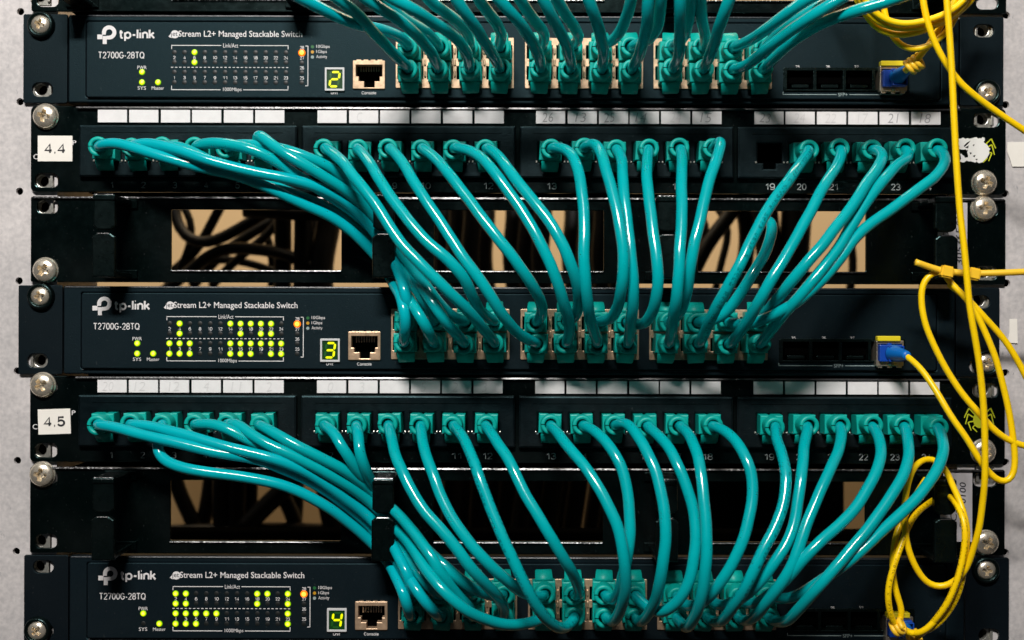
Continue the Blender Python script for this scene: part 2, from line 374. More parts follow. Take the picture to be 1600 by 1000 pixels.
def text_mesh(st, bold, shear=0.0):
    k = (st, bold, shear)
    if k not in TC:
        cu = bpy.data.curves.new('tmp', 'FONT'); cu.body = st; cu.size = 1; cu.offset = bold; cu.resolution_u = 3; cu.shear = shear
        me = eval_mesh(cu)
        xs = [q.co.x for q in me.vertices]; ys = [q.co.y for q in me.vertices]
        ax, bx, ay, by = min(xs), max(xs), min(ys), max(ys)
        for q in me.vertices:
            q.co = ((q.co.x-ax)/(bx-ax) - .5, 0, (q.co.y-ay)/(by-ay) - .5)
        TC[k] = me
    return TC[k]
def rrect(x0, x1, z0, z1, r, n=5):
    x0, x1 = min(x0, x1), max(x0, x1); z0, z1 = min(z0, z1), max(z0, z1); r = min(r, (x1-x0)/2-1e-6, (z1-z0)/2-1e-6)
    out = []
    for cx, cz, a in ((x1-r, z1-r, 0), (x0+r, z1-r, 90), (x0+r, z0+r, 180), (x1-r, z0+r, 270)):
        for i in range(n+1):
            t = R(a + 90*i/n); out.append((cx + r*math.cos(t), cz + r*math.sin(t)))
    return out
def circ(cx, cz, r, n=20): return [(cx+r*math.cos(2*math.pi*i/n), cz+r*math.sin(2*math.pi*i/n)) for i in range(n)]

def tag(o, label=None, cat=None, group=None, kind=None):
    if label: o['label'] = label
    if cat: o['category'] = cat
    if group: o['group'] = group
    if kind: o['kind'] = kind
    return o
def thing(name, label, cat, loc, group=None):
    o = bpy.data.objects.new(name, None); o.empty_display_size = 0.01; COL.objects.link(o); o.location = loc
    return tag(o, label, cat, group)

def wobble(path, amp):
    ph = [random.uniform(0, 6.28) for _ in range(6)]; n = len(path)
    L = [0]
    for a, b in zip(path, path[1:]): L.append(L[-1]+(b-a).length)
    out = []
    for p, l in zip(path, L):
        e_ = amp*min(1, l/.03, (L[-1]-l)/.03)
        out.append(p + e_*Vector((math.sin(l*190+ph[0])+.5*math.sin(l*410+ph[1]), .6*math.sin(l*230+ph[2]), .4*math.sin(l*170+ph[3]))))
    return out
def smooth_path(pts, step=0.0022, passes=4):
    q = [pts[0]*2 - pts[1]] + list(pts) + [pts[-1]*2 - pts[-2]]
    fine = []
    for i in range(1, len(q)-2):
        p0, p1, p2, p3 = q[i-1], q[i], q[i+1], q[i+2]
        t0 = 0; t1 = t0 + max((p1-p0).length, 1e-5)**.5; t2 = t1 + max((p2-p1).length, 1e-5)**.5; t3 = t2 + max((p3-p2).length, 1e-5)**.5
        n = max(4, int((p2-p1).length/0.001))
        for k in range(n):
            t = t1 + (t2-t1)*k/n
            A1 = p0*((t1-t)/(t1-t0)) + p1*((t-t0)/(t1-t0)); A2 = p1*((t2-t)/(t2-t1)) + p2*((t-t1)/(t2-t1)); A3 = p2*((t3-t)/(t3-t2)) + p3*((t-t2)/(t3-t2))
            B1 = A1*((t2-t)/(t2-t0)) + A2*((t-t0)/(t2-t0)); B2 = A2*((t3-t)/(t3-t1)) + A3*((t-t1)/(t3-t1))
            fine.append(B1*((t2-t)/(t2-t1)) + B2*((t-t1)/(t2-t1)))
    fine.append(pts[-1].copy())
    out = [fine[0]]; acc = 0
    for a, b in zip(fine, fine[1:]):
        acc += (b-a).length
        if acc >= step: out.append(b.copy()); acc = 0
    if (out[-1]-fine[-1]).length > step*.3: out.append(fine[-1])
    else: out[-1] = fine[-1]
    for _ in range(passes):
        out = [out[0]] + [out[i]*.5 + (out[i-1]+out[i+1])*.25 for i in range(1, len(out)-1)] + [out[-1]]
    return out

# ================================================================== SETTING: wall behind, rails
mb = MB(); mb.box(-0.9, 0.9, -0.7, 0.7, -0.50, -0.47, 'wall_tan')
tag(mb.build('back_wall'), kind='structure')

SLOT_L = {'nut': [], 'screw': []}
def rail(x0, x1, holes, nuts, label, stickers=(), seed=0):
    t = thing('rack_rail', label, 'rack rail', (X((x0+x1)/2, 0), 0.01, -0.2), 'upright rails of the rack')
    mb = MB()
    polys = [[(X(x0, 0), Z(-160, 0)), (X(x1, 0), Z(-160, 0)), (X(x1, 0), Z(1160, 0)), (X(x0, 0), Z(1160, 0))]]
    for hx, hy in holes:
        p = P(hx, hy, 0); polys.append(circ(p.x, p.z, 5.7*K))
    for hx, hy in nuts:
        p = P(hx, hy, 0); polys.append(rrect(p.x-15.5*K, p.x+15.5*K, p.z-15.5*K, p.z+15.5*K, 1.5*K))
    mb.plate(polys, -0.0026, -0.0004, 'galvanised')
    inner = x1 if x1 < 800 else x0
    s = -1 if x1 < 800 else 1
    a = X(inner, 0)
    mb.box(min(a, a+s*0.0022), max(a, a+s*0.0022), Z(1160, 0), Z(-160, 0), -0.060, -0.00265, 'galvanised')
    b = X(x0 if x1 < 800 else x1, 0)
    mb.box(min(b, b-s*0.0022), max(b, b-s*0.0022), Z(1160, 0), Z(-160, 0), -0.060, -0.00265, 'galvanised')
    # the channel's back closes the holes in darkness
    mb.build('channel', t)
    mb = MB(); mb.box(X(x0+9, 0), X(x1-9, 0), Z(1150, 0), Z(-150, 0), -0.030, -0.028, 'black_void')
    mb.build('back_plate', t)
    for poly in stickers:
        mb = MB(); mb.plate([[(P(a, c, 0).x, P(a, c, 0).z) for a, c in poly]], 0.0000, 0.0003, 'sticker'); mb.build('torn_sticker', t)
    return t
LH = [(29, 22), (29, 163), (29, 303), (29, 443), (27, 584), (28, 724), (27, 866)]
RH = [(1570, 19), (1570, 159), (1570, 298), (1573, 438), (1572, 578), (1573, 718), (1573, 859)]
LN = [(62, -2), (65, 144), (68, 287), (69, 327), (65, 567), (67, 707), (67, 849), (65, 889)]
RN = [(1534, 44), (1534, 182), (1537, 421), (1530, 465), (1537, 604), (1540, 738), (1537, 986)]
rail(-130, 89, LH, LN, 'pale galvanised rack rail with scuffs along the left edge of the rack')
rail(1497, 1730, RH, RN, 'pale galvanised rack rail with torn white stickers on the right',
     stickers=[[(1572, 218), (1606, 217), (1606, 256), (1580, 256), (1577, 246), (1572, 233)],
               [(1577, 494), (1589, 494), (1590, 532), (1574, 531), (1577, 515)]])

def cage_nut(px, py, label):
    p = P(px, py, -1.5)
    mb = MB()
    h = 14.6*K
    mb.plate([rrect(p.x-h, p.x+h, p.z-h, p.z+h, 2*K), circ(p.x-2*K, p.z, 9.5*K, 18)], -0.0036, -0.0012, 'nut_metal', bev=0.0002)
    for s in (-1, 1):
        mb.box(p.x+s*(h-1.6*K)-2*K, p.x+s*(h-1.6*K)+2*K, p.z-10*K, p.z+10*K, -0.0012, 0.0003, 'nut_metal', bev=0.0002)
    mb.lathe([(9.5*K, -0.0012), (8.6*K, -0.0017), (9.3*K, -0.0022), (8.6*K, -0.0027), (9.3*K, -0.0032), (8.6*K, -0.0060)], 'nut_metal', Matrix.Translation((p.x-2*K, 0, p.z)), 18)
    tag(mb.build('cage_nut', loc=(p.x, 0.002, p.z)), label, 'cage nut', 'cage nuts behind the open slots')
LNAMES = ['topmost cable manager, at the top left corner', 'lower left ear of the topmost switch', 'lower left ear of the upper patch panel',
          'upper left slot of the upper cable manager', 'lower left ear of the middle switch', 'lower left ear of the lower patch panel',
          'lower left slot of the lower cable manager', 'upper left ear of the lowest switch']
RNAMES = ['upper right ear of the topmost switch', 'upper right ear of the upper patch panel', 'lower right slot of the upper cable manager',
          'upper right ear of the middle switch', 'upper right ear of the lower patch panel', 'upper right slot of the lower cable manager', 'lower right ear of the lowest switch']
for (a, b), n in zip(LN, LNAMES): cage_nut(a, b, 'silver cage nut in the ' + n)
for (a, b), n in zip(RN, RNAMES): cage_nut(a, b, 'silver cage nut in the ' + n)

# ------------------------------------------------------------------ screws
def screw_mesh(r, head):
    mb = MB()
    prof = [(0, head)]
    for i in range(1, 9):
        a = i/8*math.pi/2; prof.append((r*math.sin(a), head*(0.28+0.72*math.cos(a))))
    prof += [(r, 0.0), (0, 0.0)]
    mb.lathe(prof, 'screw_metal', None, 32)
    me = bpy.data.meshes.new('s'); bmesh.ops.recalc_face_normals(mb.bm, faces=mb.bm.faces[:]); mb.bm.to_mesh(me); mb.bm.free()
    me.materials.append(MATS['screw_metal'])
    so = bpy.data.objects.new('s', me); COL.objects.link(so)
    cb = bmesh.new()
    for rot in (0, 90):
        c = bmesh.new(); bmesh.ops.create_cube(c, size=1)
        for q in c.verts:
            tip = q.co.y > 0
            L = 0.62*r if tip else 1.30*r; W = 0.16*r if tip else 0.36*r
            q.co = Vector((math.copysign(L/2*1.0, q.co.x), -head*0.05 if tip else -head*1.3, math.copysign(W/2*1.25, q.co.z)))
        bmesh.ops.rotate(c, cent=(0, 0, 0), matrix=Matrix.Rotation(R(rot+0.4), 3, 'Y'), verts=c.verts)
        bmesh.ops.recalc_face_normals(c, faces=c.faces[:])
        m2 = bpy.data.meshes.new('c'); c.to_mesh(m2); c.free()
        cut = bpy.data.objects.new('c', m2); COL.objects.link(cut)
        md = so.modifiers.new('b', 'BOOLEAN'); md.object = cut; md.operation = 'DIFFERENCE'; md.solver = 'EXACT'
    dg = bpy.context.evaluated_depsgraph_get(); dg.update()
    out = bpy.data.meshes.new_from_object(so.evaluated_get(dg))
    for o in [so] + [m.object for m in so.modifiers]: bpy.data.objects.remove(o)
    for f in out.polygons: f.use_smooth = True
    out.set_sharp_from_angle(angle=R(35))
    return out
SC_BIG = screw_mesh(18.5*K, 0.0034); SC_SMALL = screw_mesh(14.6*K, 0.0030)
wb = MB(); wb.lathe([(13.5*K, 0.0), (14.5*K, 0.0022), (17*K, 0.0030), (20*K, 0.0022), (21.5*K, 0.0004), (21.5*K, -0.0001)], 'black_plastic', None, 32)
WASH = bpy.data.meshes.new('washer'); wb.bm.to_mesh(WASH); WASH.materials.append(MATS['black_plastic'])
def screw(px, py, big, washer, rot, label):
    base = 3.0 if not washer else 2.2
    p = P(px, py, base+2)
    t = thing('rack_screw', label, 'screw', (p.x, -base/1000, p.z), 'cross-head screws fixing the rack units')
    h = bpy.data.objects.new('screw_head', SC_BIG if big else SC_SMALL); COL.objects.link(h); h.parent = t; h.rotation_euler = (0, R(rot), 0)
    if washer:
        h.location = (0, -0.0004, 0)
        wo = bpy.data.objects.new('cup_washer', WASH); COL.objects.link(wo); wo.parent = t
    else:
        m = MB(); m.lathe([(20.2*K, 0), (20.2*K, 0.0004), (0, 0.0004)], 'screw_metal', None, 32)
        o = m.build('shoulder', None); o.parent = t; o.location = (0, 0.0005, 0)
    return t
for a in [(60, 42, 0, 1, 20, 'silver screw with black cup washer, upper left of the topmost switch'),
          (67, 185, 1, 0, 12, 'large silver screw just above the 4.4 sticker'),
          (68, 426, 1, 0, 30, 'large silver screw at the lower left of the upper cable manager'),
          (62, 467, 0, 1, -15, 'silver screw with black cup washer, upper left of the middle switch'),
          (65, 606, 1, 0, 55, 'large silver screw just above the 4.5 sticker'),
          (65, 746, 1, 0, 8, 'large silver screw at the upper left of the lower cable manager'),
          (60, 990, 0, 1, 40, 'silver screw cut by the bottom edge, lower left of the lowest switch'),
          (1541, 140, 0, 1, 35, 'small silver screw at the lower right of the topmost switch'),
          (1539, 281, 1, 0, 22, 'large silver screw below the scratched white spider sticker'),
          (1538, 321, 1, 0, 3, 'large silver screw at the upper right of the upper cable manager'),
          (1543, 563, 0, 1, 15, 'silver screw beside the yellow fibres, lower right of the middle switch'),
          (1540, 702, 1, 0, 40, 'large silver screw behind yellow fibres below the green spider'),
          (1545, 845, 1, 0, 28, 'large silver screw at the lower right of the lower cable manager'),
          (1544, 887, 0, 1, 10, 'small silver screw at the upper right of the lowest switch')]:
    screw(*a)

# ================================================================== SWITCHES
class Dev:
    def __init__(s, ox, oy, sc=1.0): s.ox, s.oy, s.sc = ox, oy, sc
    def x(s, u, d): return X(35 + (u-35)*s.sc + s.ox, d)
    def z(s, v, d): return Z(v + s.oy, d)
    def rr(s, u0, v0, u1, v1, d, r=0): 
        return rrect(s.x(u0, d), s.x(u1, d), s.z(v1, d), s.z(v0, d), r*K) if r else [(s.x(u0, d), s.z(v0, d)), (s.x(u1, d), s.z(v0, d)), (s.x(u1, d), s.z(v1, d)), (s.x(u0, d), s.z(v1, d))]
    def box(s, mb, u0, v0, u1, v1, d0, d1, m, bev=0): mb.box(s.x(u0, d1), s.x(u1, d1), s.z(v1, d1), s.z(v0, d1), d0, d1, m, bev)
    def stext(s, mb, st, u0, v0, u1, v1, d, m, th, rot=0): mb.stext(st, s.x(u0, d), s.x(u1, d), s.z(v1, d), s.z(v0, d), d, m, th*K, rot)
    def text(s, mb, st, u0, v0, u1, v1, d, m, bold=0, rot=0, shear=0): mb.text(st, s.x(u0, d), s.x(u1, d), s.z(v1, d), s.z(v0, d), d, m, bold, rot, shear)

PORTU = [640, 686, 733, 779, 842, 888, 935, 981, 1043, 1089, 1136, 1182]
FD = 0.0070           # front face depth of the switches
LEDX = [271.25 + 15.85*i for i in range(12)]
SEG = {2: 'abged', 3: 'abgcd', 4: 'fgbc'}

def make_led_mesh(on):
    mb = MB()
    if on == 'green':
        mb.lathe([(0, .0007), (.0006, .00066)], 'led_hot', None, 16); mb.lathe([(.0006, .00066), (.00122, .0005)], 'led_glow', None, 16); mb.lathe([(.00122, .0005), (.00155, 0.0001)], 'led_rim', None, 16)
    elif on == 'orange':
        mb.lathe([(0, .0008), (.0012, .0006)], 'orange_hot', None, 16); mb.lathe([(.0012, .0006), (.0018, 0)], 'orange_glow', None, 16)
    else:
        mb.lathe([(0, .00012), (.0009, .00010), (.00115, 0)], 'led_dark', None, 14)
    me = bpy.data.meshes.new('status_light'); mb.bm.to_mesh(me)
    for n in mb.mats: me.materials.append(MATS[n])
    return me
LEDM = {k: make_led_mesh(k) for k in ('green', 'orange', 'off')}

LABSW = {2: 'topmost network switch, nearly all port lamps dark, display showing 2', 3: 'middle network switch with most port lamps lit, display showing 3', 4: 'lowest network switch, cut by the bottom edge, display showing 4'}
def make_switch(dev, unit, lit, syslit):
    d = dev; F = FD
    t = thing('network_switch', LABSW[unit], 'network switch', (d.x(800, 0), 0.02, d.z(162, 0)), 'rack switches')
    # body and bezel
    mb = MB()
    d.box(mb, 108, 29, 1496, 156, -0.100, -0.004, 'black_void')
    mb.build('chassis', t)
    mb = MB()
    mb.plate([d.rr(106, 25, 1497, 162, 0.005, 3), d.rr(133, 35, 1469, 154, 0.005, 3)], -0.003, 0.0052, 'switch_paint', bev=0.0006)
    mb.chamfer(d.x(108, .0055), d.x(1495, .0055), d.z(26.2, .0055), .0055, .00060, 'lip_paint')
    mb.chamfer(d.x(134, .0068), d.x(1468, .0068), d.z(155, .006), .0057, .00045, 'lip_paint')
    mb.build('bezel', t)
    # front panel with its openings
    mb = MB()
    outer = d.rr(133.5, 35.5, 1468.5, 153.5, F, 4)
    holes = [d.rr(553, 97, 598, 137, F), d.rr(1224, 106, 1418, 139, F), d.rr(508, 108, 535, 140.5, F)]
    for a in (617, 819, 1020): holes.append(d.rr(a+3, 63, a+183, 135, F))
    mb.plate([outer] + holes, 0.0030, F, 'switch_paint', bev=0.00045)
    mb.build('front_panel', t)
    mb = MB(); d.box(mb, 135, 37, 1466, 152, -0.0030, -0.0020, 'black_void'); mb.build('inner_wall', t)
    # ears
    for s, (u0, u1, hx, sx) in ((0, (35, 104, 65, 60)), (1, (1499, 1567, 1536, 1541))):
        mb = MB(); e = 0.002
        up, lo = (44, 144)
        yo = 2 if s == 0 else -2
        hs = [d.rr(hx-16, up-10-yo, hx+16, up+10-yo, e, 10), d.rr(hx-16, lo-11-yo, hx+16, lo+11-yo, e, 10)]
        mb.plate([d.rr(u0, 24, u1, 163, e, 3)] + hs, 0.0, e, 'ear_paint', bev=0.0003)
        a = d.x(u1 if s == 0 else u0, e)
        mb.box(min(a, a+(-.0016 if s == 0 else .0016)), max(a, a+(-.0016 if s == 0 else .0016)), d.z(160, e), d.z(27, e), -0.05, -0.0002, 'ear_paint')
        mb.build('mounting_ear', t)
    # port blocks
    for gi, a in enumerate((617, 819, 1020)):
        mb = MB(); fp = F + 0.0008
        polys = [d.rr(a, 59, a+185, 138, fp, 1.5)]
        for c in range(4):
            cu = a + 185/8 + 46.25*c
            for vv, up in ((78.5, 1), (116.5, 0)):
                k = -1 if up else 1
                pts = [(-20, -15*k), (20, -15*k), (20, 9*k), (14, 9*k), (14, 13*k), (9, 13*k), (9, 17*k), (-9, 17*k), (-9, 13*k), (-14, 13*k), (-14, 9*k), (-20, 9*k)]
                pts = [(x, y*0.86) for x, y in pts]
                polys.append([(d.x(cu+x, fp), d.z(vv+y, fp)) for x, y in pts])
        mb.plate(polys, F-0.001, fp, 'jack_metal', bev=0.0002)
        for c in range(3):
            cu = a + 46.25*(c+1)
            for vv in (80, 98, 116): mb.box(d.x(cu-1.7, fp), d.x(cu+1.7, fp), d.z(vv+5, fp), d.z(vv-5, fp), fp-.0002, fp+0.0009, 'jack_metal', 0.0004)
        mb.build('port_block', t)
    # console port
    mb = MB(); fp = F + 0.0009
    inner = [(555, 102), (596, 102), (596, 120), (592, 120), (592, 127.5), (584, 127.5), (584, 132.5), (584, 137), (568, 137), (568, 132.5), (568, 127.5), (559.5, 127.5), (559.5, 120), (555, 120)]
    mb.plate([d.rr(550, 95, 600.5, 139.5, fp, 1.5), [(d.x(a, fp), d.z(b, fp)) for a, b in inner]], F-0.004, fp, 'jack_metal', bev=0.00025)
    for k in range(4): d.box(mb, 556+k*11, 93.7, 563+k*11, 95.4, F, fp-.0001, 'jack_metal')
    for k in range(8): d.box(mb, 562+k*4, 103, 563.6+k*4, 112, F-0.008, F-0.006, 'cage_metal')
    mb.build('console_port', t)
    # digit display
    mb = MB(); fp = F + 0.0012
    mb.plate([d.rr(506.3, 106, 537, 142.5, fp, 1), d.rr(509.3, 109.3, 534, 139.3, fp)], F-0.002, fp, 'frame_white', bev=0.00015)
    disp = mb.build('display', t)
    mb = MB(); d.box(mb, 508.5, 108.5, 535, 140, F-0.003, F+0.0006, 'digit_back'); mb.build('display_glass', disp)
    cx, cy, hw, hh = 521.6, 124.3, 6.6, 11.2
    def seg(p, q, name):
        (ax, ay), (bx, by) = p, q
        wd = 1.75; L = math.hypot(bx-ax, by-ay); tx, ty = (bx-ax)/L, (by-ay)/L; nx, ny = -ty, tx
        ax, ay, bx, by = ax+tx*.7, ay+ty*.7, bx-tx*.7, by-ty*.7
        pts = [(ax, ay), (ax+tx*wd+nx*wd, ay+ty*wd+ny*wd), (bx-tx*wd+nx*wd, by-ty*wd+ny*wd), (bx, by), (bx-tx*wd-nx*wd, by-ty*wd-ny*wd), (ax+tx*wd-nx*wd, ay+ty*wd-ny*wd)]
        m = MB(); on = name in SEG[unit]
        m.flat([(d.x(a-(b-cy)*0.13, fp), d.z(b, fp)) for a, b in pts], F+0.0008, 'digit_on' if on else 'digit_off')
        m.build('digit_segment', disp)
    l, r_, tp, mdl, bt = cx-hw, cx+hw, cy-hh, cy, cy+hh
    for nm, p, q in (('a', (l, tp), (r_, tp)), ('b', (r_, tp), (r_, mdl)), ('c', (r_, mdl), (r_, bt)), ('d', (l, bt), (r_, bt)), ('e', (l, mdl), (l, bt)), ('f', (l, tp), (l, mdl)), ('g', (l, mdl), (r_, mdl))):
        seg(p, q, nm)
    # fibre bays
    mb = MB(); q = F - 0.0004
    mb.plate([d.rr(1223, 104, 1420, 141, F+.0009, 2)] + [d.rr(1229+46*k, 109, 1270+46*k, 138, F+.0009) for k in range(4)], F-0.006, F+0.0009, 'black_plastic', bev=0.0002)
    for k in range(3):
        d.box(mb, 1231+46*k, 111, 1268+46*k, 130, F-0.006, F-0.003, 'black_void', 0.0004)
        d.box(mb, 1236+46*k, 130.5, 1263+46*k, 136, F-0.006, F-0.0035, 'black_plastic', 0.0003)
    mb.build('fibre_bay', t)
    # lamps
    def led(u, vv, kind):
        o = bpy.data.objects.new('status_light', LEDM[kind]); COL.objects.link(o); o.parent = t
        o.location = Vector((d.x(u, F), -F-0.00005, d.z(vv, F))) - t.location
    for i, u in enumerate(LEDX):
        for r0, vv in enumerate((83.2, 98.8, 114.2, 130.2)): led(u, vv, 'green' if i in lit[r0] else 'off')
    led(221, 114.2, 'green'); led(221, 130.2, 'green' if syslit else 'off'); led(246, 130.2, 'green')
    led(470.5, 83.4, 'orange')
    for vv in (99, 114.3, 130): led(470.5, vv, 'off')
    # printed lettering
    mb = MB(); f = F + 0.00012; T = lambda *a, **k: d.text(mb, *a, **k)
    W = 'ink_white'
    # emblem: a bowl with a stem and an arm
    bowl = [(d.x(169.3+11.2*math.cos(R(a)), f), d.z(53-11.2*math.sin(R(a))*.98-0.6, f)) for a in range(-90, 181, 10)]
    bowl += [(d.x(158.1, f), d.z(56, f)), (d.x(164, f), d.z(56, f))]
    bowl += [(d.x(169.3+5.0*math.cos(R(a)), f), d.z(52.4-5.0*math.sin(R(a)), f)) for a in range(180, -91, -15)]
    bowl2 = bowl
    mb.plate([bowl2], f-0.0001, f, W)
    d.box(mb, 159.3, 58, 165.5, 70.5, f-.0001, f, W); d.box(mb, 150.8, 55.8, 158.9, 63, f-.0001, f, W); d.box(mb, 165.5, 57.6, 169.3, 63.4, f-.0001, f, W)
    d.stext(mb, 'tp-link', 184, 46.5, 241, 67, f, W, 3.0)
    mb.build('logo', t); mb = MB()
    d.stext(mb, 'T2700G-28TQ', 152, 82.5, 224.5, 93.2, f, W, 1.45)
    ell = [(d.x(272+6.6*math.cos(R(a)), f), d.z(55+6.3*math.sin(R(a)), f)) for a in range(0, 360, 15)]
    mb.plate([ell], f-0.0001, f, W)
    mb.flat([(d.x(262, f), d.z(58.4, f)), (d.x(267.5, f), d.z(52, f)), (d.x(270, f), d.z(60.6, f)), (d.x(265, f), d.z(60.4, f))], f+.00002, W)
    T('jet', 265.5, 50.8, 276.2, 60, f+0.00006, 'switch_paint', 0.0)
    T('Stream L2+ Managed Stackable Switch', 277.5, 49.2, 471, 61.8, f, W, 0.008)
    th = 0.55
    def line(u0, v0, u1, v1): d.box(mb, min(u0, u1)-th, min(v0, v1)-th, max(u0, u1)+th, max(v0, v1)+th, f-.0001, f, W)
    line(267, 72.3, 344, 72.3); line(374, 72.3, 449, 72.3); line(267, 74, 267, 77.5); line(449, 74, 449, 77.5)
    T('Link/Act', 347.5, 69, 371, 75.6, f, W)
    line(267, 141.5, 343, 141.5); line(379.5, 141.5, 449, 141.5); line(267, 136, 267, 140); line(449, 136, 449, 140)
    T('1000Mbps', 347.5, 138, 376.5, 145.2, f, W)
    for k in range(29): d.box(mb, 266+6.42*k, 106, 269.5+6.42*k, 107.1, f-.0001, f, W)
    for i, u in enumerate(LEDX):
        n = 2*(i+1); wd = 2.0 if n < 10 else 3.4
        d.stext(mb, str(n), u-wd, 88.8, u+wd, 94, f, W, .8)
        n -= 1; wd = (1.0 if n == 1 else 2.0) if n < 10 else 3.4
        d.stext(mb, str(n), u-wd, 120.2, u+wd, 125.4, f, W, .8)
    T('PWR', 213.5, 104.3, 228, 109.6, f, W); T('SYS', 214, 136.4, 227, 141.8, f, W); T('Master', 236, 136.4, 255.5, 141.8, f, W)
    for n, vv in ((28, 75.3), (27, 91.6), (26, 107), (25, 122.7)): d.stext(mb, str(n), 467.4, vv-2.6, 474, vv+2.6, f, W, .8)
    line(480, 73, 480, 134.5); line(476.5, 72.8, 479.5, 72.8); line(476.5, 135, 479.5, 135)
    for st, vv, m, u1 in (('10Gbps', 74, 'legend_green', 514), ('1Gbps', 82, 'legend_orange', 509.5), ('Activity', 90, 'ink_dim', 510)):
        mb.plate([circ(d.x(487, f), d.z(vv, f), 2.5*K, 12)], f-.0001, f, m)
        T(st, 493, vv-3.2, u1, vv+3.2, f, W)
    d.stext(mb, 'Unit', 516, 143.2, 527, 148.2, f, W, .75); d.stext(mb, 'Console', 564, 143.2, 587, 148.2, f, W, .75)
    mb.build('printed_lettering', t); mb = MB()
    for n, u in ((25, 1245), (26, 1292.5), (27, 1337), (28, 1383)): d.stext(mb, str(n), u-3.4, 100.6, u+3.4, 105.6, f, W, .8)
    d.box(mb, 1222, 145.8, 1306, 146.8, f-.0001, f, 'ink_dim'); d.box(mb, 1326, 145.8, 1409, 146.8, f-.0001, f, 'ink_dim')
    d.box(mb, 1222, 142, 1223, 145.6, f-.0001, f, 'ink_dim'); d.box(mb, 1408, 142, 1409, 145.6, f-.0001, f, 'ink_dim')
    T('SFP+', 1308.5, 143.6, 1323.5, 149.2, f, 'ink_dim')
    mb.build('fibre_bay_lettering', t)
    return t
SW2 = Dev(0, 0); SW3 = Dev(-6.5, 423.8, 1.001); SW4 = Dev(3.4, 845.6, 1.005)
make_switch(SW2, 2, [{2}, {2}, set(), set()], True)
make_switch(SW3, 3, [{1, 6, 7, 8, 9, 10}, {1, 7, 9, 10}, {0, 1, 2, 6, 7, 8, 9, 10, 11}, {0, 1, 2, 6, 7, 8, 10, 11}], True)
make_switch(SW4, 4, [{0, 1, 8, 9, 11}, {0, 1, 8, 11}, {0, 1, 2, 3, 4, 11}, {0, 1, 2, 11}], False)

# ================================================================== PATCH PANELS
NUMU = [171.5+49*i for i in range(6)] + [515+49*i for i in range(6)] + [859+49*i for i in range(6)] + [1200+49*i for i in range(6)]
CARDU = [152+49.2*i for i in range(6)] + [495.5+49*i for i in range(6)] + [837+48.8*i for i in range(6)] + [1178+49*i for i in range(6)]
MODU = [(122, 463), (470, 805), (811, 1146), (1152, 1489)]
def spider(mb, dev, cx, cy, d, m, legs='both'):
    def pt(a, b): return (dev.x(cx+a, d), dev.z(cy+b, d))
    mb.plate([[pt(10*math.cos(R(a)), 13*math.sin(R(a))+1) for a in range(0, 360, 15)]], d-.0001, d, m)
    sides = (-1, 1) if legs == 'both' else (1,)
    for s in sides:
        for pts in ([(6, -6), (17, -17), (24, -2)], [(8, -2), (18, -8), (22, 8)], [(8, 3), (18, 5), (13, 18)], [(6, 8), (11, 13), (4, 20)]):
            for (a, b), (c, e) in zip(pts, pts[1:]):
                L = math.hypot(c-a, e-b); nx, ny = -(e-b)/L*1.1, (c-a)/L*1.1
                mb.flat([pt(s*(a+nx), b+ny), pt(s*(c+nx*.7), e+ny*.7), pt(s*(c-nx*.7), e-ny*.7), pt(s*(a-nx), b-ny)], d+.00002*(1+pts.index((a, b))), m)
